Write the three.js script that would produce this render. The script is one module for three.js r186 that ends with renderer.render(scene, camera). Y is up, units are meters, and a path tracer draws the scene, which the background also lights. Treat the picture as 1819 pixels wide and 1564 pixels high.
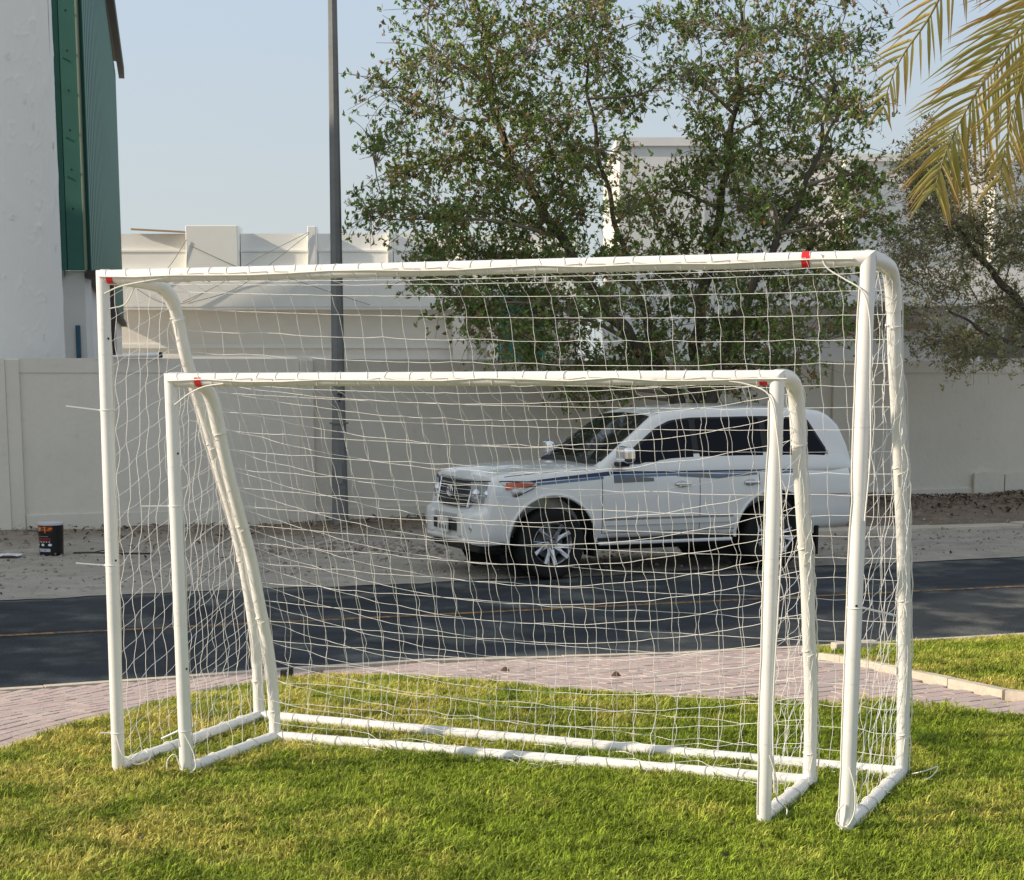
import * as THREE from 'three';
import { mergeGeometries, toCreasedNormals } from 'three/addons/utils/BufferGeometryUtils.js';
import { RoundedBoxGeometry } from 'three/addons/geometries/RoundedBoxGeometry.js';
import { Brush, Evaluator, SUBTRACTION } from 'three-bvh-csg';

// ------------------------------------------------------------------ camera, sky, sun, exposure
const scene = new THREE.Scene();
const camera = new THREE.PerspectiveCamera(2 * Math.atan(1212 / 3265.7) * 180 / Math.PI, 1819 / 2424, 0.1, 900);
camera.position.set(0, 1.955, 0);
camera.rotation.x = -0.1661;
camera.setViewOffset(1819, 2424, 0, 0, 1819, 1564);   // the photograph is the upper part of a portrait frame

const renderer = new THREE.WebGLRenderer({ antialias: true });
renderer.setSize(1024, 880);
renderer.toneMapping = THREE.LinearToneMapping;
renderer.toneMappingExposure = 1.17;
renderer.shadowMap.enabled = true;

const SKY_SUN = [-Math.cos(.4538) * Math.cos(.1745), Math.sin(.4538), Math.cos(.4538) * Math.sin(.1745)];
{ // hazy blue afternoon sky, plain gradient with height
  const W = 64, H = 256, d = new Float32Array(W * H * 4);
  const stops = [[-90, .30, .27, .22], [-4, .42, .40, .36], [0, .52, .575, .585], [5, .507, .58, .618], [11.5, .44, .56, .70], [25, .425, .515, .64], [50, .42, .485, .57], [90, .41, .475, .55]];
  for (let j = 0; j < H; j++) {
    const el = ((j + .5) / H - .5) * 180;
    let k = 0; while (k < stops.length - 2 && el > stops[k + 1][0]) k++;
    const a = stops[k], b = stops[k + 1], t = Math.min(1, Math.max(0, (el - a[0]) / (b[0] - a[0])));
    for (let i = 0; i < W; i++) {
      const o = (j * W + i) * 4;
      const az = ((i + .5) / W - .5) * 2 * Math.PI, e_ = el * Math.PI / 180, cs = Math.cos(e_) * Math.cos(az) * SKY_SUN[0] + Math.sin(e_) * SKY_SUN[1] + Math.cos(e_) * Math.sin(az) * SKY_SUN[2];
      const hg = el > -1 ? .55 * Math.pow(1.36 - .72, 1.5) / Math.pow(1.1296 - .72 * cs, 1.5) : 0;   // haze scatters sunlight forward: the sky is brighter towards the sun
      for (let c = 0; c < 3; c++) d[o + c] = .87 * (a[c + 1] + (b[c + 1] - a[c + 1]) * t) + hg * [.30, .27, .22][c];
      d[o + 3] = 1;
    }
  }
  const sky = new THREE.DataTexture(d, W, H, THREE.RGBAFormat, THREE.FloatType);
  sky.mapping = THREE.EquirectangularReflectionMapping; sky.colorSpace = THREE.LinearSRGBColorSpace;
  sky.magFilter = THREE.LinearFilter; sky.minFilter = THREE.LinearFilter; sky.needsUpdate = true;
  scene.background = sky; scene.environment = sky;
}
const SUN_EL = 26 * Math.PI / 180, SUN_AZ = 10 * Math.PI / 180;
const SUN = new THREE.Vector3(-Math.cos(SUN_EL) * Math.cos(SUN_AZ), Math.sin(SUN_EL), Math.cos(SUN_EL) * Math.sin(SUN_AZ));
const sun = new THREE.DirectionalLight(new THREE.Color().setRGB(1, .85, .665), 4.5);
sun.position.copy(SUN).multiplyScalar(120).add(new THREE.Vector3(0, 0, -18));
sun.target.position.set(0, 0, -18);
sun.castShadow = true; sun.shadow.mapSize.set(4096, 4096);
Object.assign(sun.shadow.camera, { left: -45, right: 45, top: 40, bottom: -40, near: 1, far: 260 });
scene.add(sun, sun.target);

// ------------------------------------------------------------------ helpers
const V = (x, y, z) => new THREE.Vector3(x, y, z);
function rngOf(s) { return () => { s |= 0; s = s + 0x6D2B79F5 | 0; let t = Math.imul(s ^ s >>> 15, 1 | s); t = t + Math.imul(t ^ t >>> 7, 61 | t) ^ t; return ((t ^ t >>> 14) >>> 0) / 4294967296; }; }
const R = rngOf(20417);
const rr = (a, b) => a + (b - a) * R();
const clamp = (x, a, b) => Math.min(b, Math.max(a, x));
const lerp = (a, b, t) => a + (b - a) * t;
function hash(i, j, k = 0) { let n = Math.imul(i, 374761393) + Math.imul(j, 668265263) + Math.imul(k, 2147483647 ^ 61); n = Math.imul(n ^ n >>> 13, 1274126177); return ((n ^ n >>> 16) >>> 0) / 4294967296; }
function vnoise(x, y, p = 0, s = 0) {   // value noise, tiling with period p
  let i = Math.floor(x), j = Math.floor(y); const fx = x - i, fy = y - j, u = fx * fx * (3 - 2 * fx), v = fy * fy * (3 - 2 * fy);
  const m = n => p ? ((n % p) + p) % p : n;
  return lerp(lerp(hash(m(i), m(j), s), hash(m(i + 1), m(j), s), u), lerp(hash(m(i), m(j + 1), s), hash(m(i + 1), m(j + 1), s), u), v);
}
function fbm(x, y, o = 4, p = 0, s = 0) { let a = .5, t = 0, n = 0; for (let k = 0; k < o; k++) { t += a * vnoise(x, y, p, s + k); n += a; a *= .5; x *= 2; y *= 2; p *= 2; } return t / n; }
const numbers = {};
function numbered(n) { const k = numbers[n] = (numbers[n] ?? -1) + 1; return k ? n + '_' + String(k).padStart(3, '0') : n; }
function tag(o, label, category, group, kind) { Object.assign(o.userData, { label, category }); if (group) o.userData.group = group; if (kind) o.userData.kind = kind; return o; }
function thing(name, label, category, pos = [0, 0, 0], turn = 0, group) { const g = new THREE.Group(); g.name = numbered(name); g.position.set(...pos); g.rotation.y = turn; tag(g, label, category, group); scene.add(g); return g; }
function part(parent, name, geo, mat, label) { const m = new THREE.Mesh(geo, mat); m.name = name; m.castShadow = m.receiveShadow = true; if (label) m.userData.label = label; parent.add(m); return m; }
function structure(name, geo, mat) { const m = geo ? new THREE.Mesh(geo, mat) : new THREE.Group(); m.name = numbered(name); m.castShadow = m.receiveShadow = true; m.userData.kind = 'structure'; m.userData.label = name.replace(/_/g, ' '); scene.add(m); return m; }
function tex(size, fn, { rep = 1, srgb = true } = {}) {
  const d = new Uint8Array(size * size * 4);
  for (let j = 0; j < size; j++) for (let i = 0; i < size; i++) { const c = fn(i / size, j / size), o = (j * size + i) * 4; for (let k = 0; k < 3; k++) d[o + k] = clamp(Math.round((Array.isArray(c) ? c[k] : c) * 255), 0, 255); d[o + 3] = 255; }
  const t = new THREE.DataTexture(d, size, size); t.wrapS = t.wrapT = THREE.RepeatWrapping; t.repeat.set(rep, rep);
  t.magFilter = THREE.LinearFilter; t.minFilter = THREE.LinearMipmapLinearFilter; t.generateMipmaps = true; if (srgb) t.colorSpace = THREE.SRGBColorSpace; t.needsUpdate = true; return t;
}
const s1 = x => x <= .0031308 ? 12.92 * x : 1.055 * Math.pow(x, 1 / 2.4) - .055;       // linear to sRGB for colour maps
const lin = (r, g, b) => [s1(r), s1(g), s1(b)];
const mixc = (a, b, t) => a.map((v, i) => lerp(v, b[i], t));
const C = (r, g, b) => new THREE.Color().setRGB(r, g, b);
function std(o) { return new THREE.MeshStandardMaterial({ roughness: .8, side: THREE.DoubleSide, ...o }); }
function phys(o) { return new THREE.MeshPhysicalMaterial({ roughness: .5, side: THREE.DoubleSide, ...o }); }
function metricUV(g, s = 1) {   // uv in metres, from the main direction of each face
  if (g.index) g = g.toNonIndexed();
  const p = g.attributes.position, uv = new Float32Array(p.count * 2), a = V(), b = V(), c = V(), n = V();
  for (let i = 0; i < p.count; i += 3) {
    a.fromBufferAttribute(p, i); b.fromBufferAttribute(p, i + 1); c.fromBufferAttribute(p, i + 2);
    n.copy(b).sub(a).cross(c.clone().sub(a)); const x = Math.abs(n.x), y = Math.abs(n.y), z = Math.abs(n.z);
    [a, b, c].forEach((q, k) => { const u = x > y && x > z ? q.z : q.x, v = y >= x && y >= z ? q.z : q.y; uv[(i + k) * 2] = u / s; uv[(i + k) * 2 + 1] = v / s; });
  }
  g.setAttribute('uv', new THREE.BufferAttribute(uv, 2)); return g;
}
function box(w, h, d, x = 0, y = 0, z = 0, bev = 0) { const g = bev ? new RoundedBoxGeometry(w, h, d, 2, bev) : new THREE.BoxGeometry(w, h, d); g.translate(x, y, z); return metricUV(g); }
function bx(x0, x1, y0, y1, z0, z1, bev = 0) { return box(x1 - x0, y1 - y0, z1 - z0, (x0 + x1) / 2, (y0 + y1) / 2, (z0 + z1) / 2, bev); }
function gridGeo(nx, ny, fn, uvScale = 1) {   // fn(u, v) -> [x, y, z]; uv from x, z in metres
  const pos = [], uv = [], idx = [];
  for (let j = 0; j <= ny; j++) for (let i = 0; i <= nx; i++) { const p = fn(i / nx, j / ny); pos.push(...p); uv.push((p[3] ?? p[0]) / uvScale, (p[4] ?? p[2]) / uvScale); if (p.length > 3) pos.length -= p.length - 3; }
  for (let j = 0; j < ny; j++) for (let i = 0; i < nx; i++) { const a = j * (nx + 1) + i, b = a + 1, c = a + nx + 1, e = c + 1; idx.push(a, c, b, b, c, e); }
  const g = new THREE.BufferGeometry(); g.setAttribute('position', new THREE.Float32BufferAttribute(pos, 3)); g.setAttribute('uv', new THREE.Float32BufferAttribute(uv, 2)); g.setIndex(idx); g.computeVertexNormals(); return g;
}
class MB {   // collects tubes
  constructor() { this.p = []; this.n = []; this.u = []; this.i = []; }
  tube(pts, r, rad = 5, cap = false) {
    const N = pts.length, t = V(), prev = V(), nrm = V(), bin = V(); let acc = 0; const base0 = this.p.length / 3;
    for (let k = 0; k < N; k++) {
      t.copy(pts[Math.min(k + 1, N - 1)]).sub(pts[Math.max(k - 1, 0)]).normalize();
      if (!k) { nrm.set(Math.abs(t.y) < .9 ? 0 : 1, Math.abs(t.y) < .9 ? 1 : 0, 0); }
      nrm.addScaledVector(t, -nrm.dot(t)).normalize(); bin.crossVectors(t, nrm);
      if (k) acc += pts[k].distanceTo(prev); prev.copy(pts[k]);
      const rad_ = typeof r === 'function' ? r(k / (N - 1)) : r, base = this.p.length / 3;
      for (let q = 0; q < rad; q++) {
        const a = q / rad * Math.PI * 2, c = Math.cos(a), s = Math.sin(a), nx = nrm.x * c + bin.x * s, ny = nrm.y * c + bin.y * s, nz = nrm.z * c + bin.z * s;
        this.p.push(pts[k].x + nx * rad_, pts[k].y + ny * rad_, pts[k].z + nz * rad_); this.n.push(nx, ny, nz); this.u.push(q / rad, acc);
        if (k) { const q2 = (q + 1) % rad, b0 = base - rad; this.i.push(b0 + q, b0 + q2, base + q, b0 + q2, base + q2, base + q); }
      }
    }
    if (cap) for (const [b, s] of [[base0, -1], [this.p.length / 3 - rad, 1]]) for (let q = 1; q < rad - 1; q++) this.i.push(...(s > 0 ? [b, b + q, b + q + 1] : [b, b + q + 1, b + q]));
    return this;
  }
  geo() { const g = new THREE.BufferGeometry(); g.setAttribute('position', new THREE.Float32BufferAttribute(this.p, 3)); g.setAttribute('normal', new THREE.Float32BufferAttribute(this.n, 3)); g.setAttribute('uv', new THREE.Float32BufferAttribute(this.u, 2)); g.setIndex(this.i); return g; }
}
const spline = (pts, n) => new THREE.CatmullRomCurve3(pts, false, 'centripetal').getPoints(n);
function bar(a, b, w, h) { const d = V().subVectors(b, a), g = new THREE.BoxGeometry(w, h, d.length()); g.applyQuaternion(new THREE.Quaternion().setFromUnitVectors(V(0, 0, 1), d.clone().normalize())); g.translate((a.x + b.x) / 2, (a.y + b.y) / 2, (a.z + b.z) / 2); return metricUV(g); }

// ------------------------------------------------------------------ lie of the land
const RO = [-4.497, -15.993], RN = [.35528, .93476];                 // road centre line: a point and the direction towards the lawn
const RD = [.93476, -.35528];                                         // along the road, to the right and away
const qOf = (x, z) => (x - RO[0]) * RN[0] + (z - RO[1]) * RN[1];
const tOf = (x, z) => (x - RO[0]) * RD[0] + (z - RO[1]) * RD[1];
const XZ = (t, q) => [RO[0] + RD[0] * t + RN[0] * q, RO[1] + RD[1] * t + RN[1] * q];
const YR = -.315;
function hOf(x, z) { const t = clamp((6.3 - qOf(x, z)) / 3.1, 0, 1); return -.25 * (t - .4 * Math.sin(2 * Math.PI * t) / (2 * Math.PI)); }
function pw(list, x) { if (x <= list[0][0]) return list[0][1] + (x - list[0][0]) * (list[1][1] - list[0][1]) / (list[1][0] - list[0][0]); for (let i = 1; i < list.length; i++) if (x <= list[i][0] || i === list.length - 1) { const a = list[i - 1], b = list[i]; return a[1] + (b[1] - a[1]) * (x - a[0]) / (b[0] - a[0]); } }
const LAWN_EDGE = [[-9, 2], [-4.2, -5.2], [-3.3, -7.6], [-2.67, -9.39], [-2.51, -9.92], [-2.26, -10.67], [-2.05, -11.75], [-1.75, -12.85], [-1.43, -13.1], [-1.1, -13.05], [-.66, -12.55], [-.03, -11.68], [.42, -11.2], [.83, -11.04], [1.42, -10.85], [1.96, -10.7], [2.29, -10.62], [2.57, -10.45], [2.93, -10.34], [4.5, -9.9], [12, -8]];
const lawnEdge = x => pw(LAWN_EDGE, x);
const EDGING = [[2.28, -13.43], [2.49, -12.34], [2.62, -11.86], [2.83, -11.51], [3.12, -11.04], [4.4, -9.95 - .55], [12, -8.6]];
const NEARQ = [[-40, 3.25], [.5, 3.2], [1.5, 3.06], [3, 3.0], [4.4, 3.3], [5.3, 3.44], [8, 3.46], [12, 3.33], [60, 3.33]];   // near edge of the asphalt, by distance along the road
const nearQ = t => pw(NEARQ, t);
const WALL_A = [-7.04, -25.24], WALL_B = [7.57, -31.31];
const wallDir = (() => { const dx = WALL_B[0] - WALL_A[0], dz = WALL_B[1] - WALL_A[1], l = Math.hypot(dx, dz); return [dx / l, dz / l]; })();
const wallPt = (s, off = 0) => [WALL_A[0] + wallDir[0] * s - wallDir[1] * off, WALL_A[1] + wallDir[1] * s + wallDir[0] * off];   // off > 0: towards the road

// ------------------------------------------------------------------ materials
const M = {};
{
  const asphalt = tex(512, (u, v) => { const a = fbm(u * 8, v * 8, 4, 8, 3), b = hash(Math.floor(u * 512), Math.floor(v * 512), 9), g = vnoise(u * 170, v * 170, 170, 5); let c = .046 + .026 * (a - .5) + .03 * (g - .5); if (b > .93) c += .05 * (b - .9) * 10; return lin(c * .84, c, c * 1.2); });
  M.asphalt = phys({ vertexColors: true, specularIntensity: .35, map: asphalt, bumpMap: tex(512, (u, v) => vnoise(u * 170, v * 170, 170, 5) * .7 + .3 * hash(Math.floor(u * 512), Math.floor(v * 512), 9), { srgb: false }), bumpScale: .004, roughness: .86 });
  M.sand = std({ map: tex(512, (u, v) => { const a = fbm(u * 6, v * 6, 5, 6, 11), g = vnoise(u * 150, v * 150, 150, 4), c = .385 + .16 * (a - .5) + .1 * (g - .5) - (g > .86 ? .12 : 0); return lin(c * 1.04, c * .94, c * .80); }), bumpMap: tex(256, (u, v) => fbm(u * 30, v * 30, 3, 30, 8), { srgb: false }), bumpScale: .02, roughness: .97 });
  M.plaster = std({ map: tex(512, (u, v) => { const a = fbm(u * 4, v * 4, 5, 4, 21), st = fbm(u * 24, v * 2, 3, 2, 22), sp = fbm(u * 30, v * 30, 3, 30, 24), c = .70 + .09 * (a - .5) + .025 * (st - .5) - (sp > .7 ? .25 * (sp - .7) : 0); return lin(c * 1.05, c * .98, c * .845); }), bumpMap: tex(256, (u, v) => fbm(u * 40, v * 40, 3, 40, 23), { srgb: false }), bumpScale: .004, roughness: .9 });
  M.villa = std({ map: tex(256, (u, v) => { const a = fbm(u * 4, v * 4, 5, 4, 31), c = .88 + .05 * (a - .5); return lin(c * .99, c * .985, c * .94); }), roughness: .9 });
  M.villaSand = std({ map: tex(256, (u, v) => { const a = fbm(u * 4, v * 4, 5, 4, 33), c = .84 + .06 * (a - .5); return lin(c * 1.02, c * .97, c * .87); }), roughness: .9 });
  M.whiteWall = std({ map: tex(256, (u, v) => { const a = fbm(u * 4, v * 4, 5, 4, 41), c = .74 + .06 * (a - .5); return lin(c, c * .985, c * .95); }), roughness: .88 });
  M.concrete = std({ map: tex(256, (u, v) => { const a = fbm(u * 5, v * 5, 5, 5, 51), g = vnoise(u * 90, v * 90, 90, 52), c = .50 + .16 * (a - .5) + .08 * (g - .5); return lin(c * 1.08, c * .95, c * .78); }), bumpMap: tex(256, (u, v) => fbm(u * 24, v * 24, 3, 24, 53), { srgb: false }), bumpScale: .006, roughness: .95 });
  M.soil = std({ map: tex(256, (u, v) => { const a = fbm(u * 8, v * 8, 5, 8, 61), c = .11 + .08 * (a - .5); return lin(c * 1.15, c * 1.0, c * .55); }), roughness: 1 });
  const brickMap = tex(512, (u, v) => { const a = fbm(u * 6, v * 6, 5, 6, 71), g = vnoise(u * 200, v * 200, 200, 72), c = .42 + .12 * (a - .5) + .10 * (g - .5); return lin(c * 1.12, c * .93, c * .87); });
  const brickBump = tex(256, (u, v) => vnoise(u * 100, v * 100, 100, 73), { srgb: false });
  M.pavers = [C(1, .95, .95), C(.93, .93, .93), C(1.0, .98, .96), C(.88, .85, .85), C(.97, .91, .91)].map(c => std({ map: brickMap, color: c, bumpMap: brickBump, bumpScale: .002, roughness: .93 }));
  const pvcMap = tex(512, (u, v) => { const a = fbm(u * 3, v * 3, 5, 3, 81), b = fbm(u * 14, v * 14, 4, 14, 82), e = fbm(u * 40, v * 6, 3, 6, 83), c = .81 - .07 * Math.max(0, a - .5) * 3 - (b > .68 ? .2 * (b - .68) * 3 : 0) - (e > .72 ? .35 * (e - .72) : 0); return lin(c, c * .985, c * .955); });
  M.pvc = phys({ map: pvcMap, roughness: .38, clearcoat: .25, clearcoatRoughness: .3 });
  M.net = std({ color: C(.87, .86, .84), roughness: .85 });
  M.rope = std({ color: C(.80, .78, .72), roughness: .9 });
  M.tie = phys({ color: C(.84, .83, .80), roughness: .4 });
  M.red = std({ color: C(.62, .012, .018), roughness: .5 });
  M.hole = std({ color: C(.02, .018, .015), roughness: .7 });
  M.bark = std({ map: tex(256, (u, v) => { const a = fbm(u * 16, v * 3, 5, 3, 91), c = .10 + .10 * (a - .5); return lin(c * 1.2, c, c * .78); }), bumpMap: tex(256, (u, v) => fbm(u * 24, v * 5, 4, 5, 92), { srgb: false }), bumpScale: .02, roughness: .95 });
  M.leaf = phys({ color: 0xffffff, roughness: .5, transmission: .3, thickness: 0, specularIntensity: .6 });
  M.frond = phys({ vertexColors: true, roughness: .5, transmission: .2, thickness: 0 });
  M.grass = phys({ color: 0xffffff, roughness: .65, transmission: .2, thickness: 0, specularIntensity: .35 });
  M.pole = std({ map: tex(256, (u, v) => { const a = fbm(u * 5, v * 5, 5, 5, 101), c = .19 + .07 * (a - .5); return lin(c * .97, c, c * .99); }), roughness: .55 });
  M.green = std({ map: tex(256, (u, v) => { const a = fbm(u * 3, v * 3, 5, 3, 111), s = fbm(u * 40, v * 2, 3, 2, 112), c = .9 + .22 * (a - .5) + .16 * (s - .5); return lin(.045 * c, .165 * c, .132 * c); }), roughness: .55, metalness: .15 });
  M.greenTrim = std({ color: C(.22, .27, .20), roughness: .6 });
  M.darkTrim = std({ color: C(.05, .04, .035), roughness: .7 });
  M.wrap = std({ map: tex(512, (u, v) => { const a = fbm(u * 4, v * 4, 5, 4, 121), b = fbm(u * 10, v * 10, 5, 10, 122), c = .90 + .03 * (a - .5) - (b > .75 ? .25 * (b - .75) : 0); return lin(c * 1.0, c * .975, c * .93); }), roughness: .75 });
  M.paint = phys({ color: C(.80, .80, .775), roughness: .34, clearcoat: .9, clearcoatRoughness: .05 });
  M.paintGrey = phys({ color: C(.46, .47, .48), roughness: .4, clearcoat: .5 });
  M.glassDark = phys({ color: C(.004, .005, .009), roughness: .03, specularIntensity: .32 });
  M.windscreen = phys({ color: C(.012, .015, .016), roughness: .05, specularIntensity: .9 });
  M.chrome = std({ color: C(.82, .83, .85), metalness: 1, roughness: .09 });
  M.alloy = std({ color: C(.60, .61, .63), metalness: .85, roughness: .28 });
  M.rubber = std({ color: C(.007, .007, .007), roughness: .85 });
  M.blackPlastic = std({ color: C(.016, .016, .017), roughness: .6 });
  M.lens = phys({ color: C(.95, .97, 1), transmission: 1, thickness: 0, roughness: .03, ior: 1.45 });
  M.reflector = std({ color: C(.62, .65, .68), metalness: .9, roughness: .22 });
  M.amber = phys({ color: C(.72, .10, .015), roughness: .15, clearcoat: 1 });
  M.decalBlue = std({ color: C(.012, .03, .085), roughness: .35 });
  M.decalSteel = std({ color: C(.10, .17, .28), roughness: .35 });
  M.decalGrey = std({ color: C(.16, .16, .15), roughness: .4 });
  M.windowGlass = phys({ color: C(.05, .06, .07), roughness: .08, clearcoat: 1 });
  M.yellow = std({ map: tex(256, (u, v) => { const a = fbm(u * 30, v * 30, 4, 30, 131), w = fbm(u * 6, v * 6, 4, 6, 132) > .6 ? .6 : 1; return mixc(lin(.05, .045, .04), lin(.42, .20, .045), clamp((a - .25) * 2.2, 0, 1) * w); }), roughness: .8 });
  M.joint = std({ map: M.sand.map, color: C(.42, .38, .34), roughness: 1 });
  M.stone = std({ color: C(.40, .36, .30), roughness: .95 });
  M.dry = std({ color: 0xffffff, roughness: .95 });
  M.twig = std({ color: C(.26, .215, .165), roughness: .95 });
  M.soilBank = M.sand.clone(); M.soilBank.vertexColors = true;
  M.wire = std({ color: C(.30, .30, .28), roughness: .7 });
}

// ------------------------------------------------------------------ ground, road, verge, pavement, lawns
structure('ground', gridGeo(4, 4, (u, v) => [lerp(-320, 320, u), -.62, lerp(60, -600, v)], 3), M.sand);
{ // road
  const g = gridGeo(640, 90, (u, v) => { const t = u < .12 ? lerp(-60, -9, u / .12) : u > .9 ? lerp(22, 70, (u - .9) / .1) : lerp(-9, 22, (u - .12) / .78), q = lerp(-2.75, nearQ(t) + .03, v), [x, z] = XZ(t, q); return [x, YR, z]; }, 1.6), p = g.attributes.position, col = [];
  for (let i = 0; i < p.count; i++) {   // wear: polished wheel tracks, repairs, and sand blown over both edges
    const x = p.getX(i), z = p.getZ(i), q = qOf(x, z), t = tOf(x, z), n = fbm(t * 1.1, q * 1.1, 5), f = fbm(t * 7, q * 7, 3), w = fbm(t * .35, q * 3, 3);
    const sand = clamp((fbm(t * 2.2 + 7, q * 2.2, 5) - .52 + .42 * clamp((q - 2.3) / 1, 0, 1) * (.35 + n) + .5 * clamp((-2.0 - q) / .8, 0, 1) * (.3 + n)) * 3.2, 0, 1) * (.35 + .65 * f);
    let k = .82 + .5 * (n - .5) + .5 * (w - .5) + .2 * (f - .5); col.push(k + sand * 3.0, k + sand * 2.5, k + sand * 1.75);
  }
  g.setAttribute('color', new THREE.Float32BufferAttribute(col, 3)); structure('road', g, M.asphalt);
  structure('road_marking', gridGeo(160, 1, (u, v) => { const t = lerp(-60, 70, u), [x, z] = XZ(t, lerp(-.055, .055, v) + .02 * (fbm(t * .4, 2, 2) - .5)); return [x, YR + .004, z]; }, 1), M.yellow);
}
const verge = structure('verge', gridGeo(360, 90, (u, v) => {
  const t = lerp(-34, 34, u), q = lerp(-2.62 + .22 * (fbm(t * 1.3, 7, 4) - .5) + .08 * (fbm(t * 6, 3, 2) - .5), -10.6, v * v * .35 + v * .65), [x, z] = XZ(t, q);
  let y = YR + .006 + .012 * Math.min(1, (-2.5 - q) * 2) + .05 * (fbm(x * 1.6, z * 1.6, 4) - .5) * clamp((-2.9 - q) * 1.2, 0, 1);
  y += .14 * clamp((-q - 7.6) / 2, 0, 1) * (.35 + fbm(x * .8, z * .8, 3));            // soil banked against the wall
  y += .12 * clamp((t - 9.5) / 4, 0, 1) * clamp((-q - 7.4) / 2.0, 0, 1);             // higher at the right
  y += .13 * Math.exp(-((x + 2.2) ** 2 * 2.2 + (z + 23.5) ** 2 * 4));                // rubble heap
  return [x, y, z];
}, 1.5), M.sand);
{ // brown soil and leaf mould lie against the wall, most of all at the right; open sand elsewhere
  const p = verge.geometry.attributes.position, col = [];
  for (let i = 0; i < p.count; i++) { const x = p.getX(i), z = p.getZ(i), q = qOf(x, z), t = tOf(x, z), n = fbm(x * 2.1, z * 2.1, 4), f = fbm(x * 9, z * 9, 3); const k = clamp(clamp((-q - 8.0 + 1.4 * clamp((t - 6) / 5, 0, 1) + 2.2 * (n - .5)) / .8, 0, 1) * (.45 + .8 * f) * (t > 4 ? 1 : .6), 0, 1), v = .9 + .35 * (n - .5) + .25 * (f - .5); col.push(v * lerp(1, .52, k), v * lerp(1, .42, k), v * lerp(1, .34, k)); }
  verge.geometry.setAttribute('color', new THREE.Float32BufferAttribute(col, 3)); verge.material = M.soilBank;
}
{ // broken concrete strip let into the verge, at the right
  const strip = structure('concrete_strip'); let t = 9.4;
  while (t < 24) { const l = rr(.7, 1.6), [x, z] = XZ(t + l / 2, -6.4 + rr(-.05, .05)), m = part(strip, 'concrete_slab', box(l - .02, .3, .42 + rr(-.06, .06), 0, 0, 0, .015), M.concrete); m.position.set(x, YR - .07 + rr(-.012, .012), z); m.rotation.set(rr(-.02, .02), Math.atan2(-RD[1], RD[0]) + rr(-.02, .02), rr(-.012, .012)); t += l; }
}
{ // kerb: flush stones between the asphalt and the paving
  const kerb = structure('kerb'); const n = 46;
  for (let i = 0; i < n; i++) {
    const t0 = -14 + i, t1 = t0 + .99, q0 = nearQ(t0), q1 = nearQ(t1), [x0, z0] = XZ(t0, q0 + .045), [x1, z1] = XZ(t1, q1 + .045);
    const g = new THREE.BoxGeometry(Math.hypot(x1 - x0, z1 - z0), .2, .085), m = part(kerb, 'kerb_stone', metricUV(g), M.concrete);
    m.position.set((x0 + x1) / 2, -.345 + rr(-.004, .004), (z0 + z1) / 2); m.rotation.y = Math.atan2(-(z1 - z0), x1 - x0);
  }
}
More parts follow.
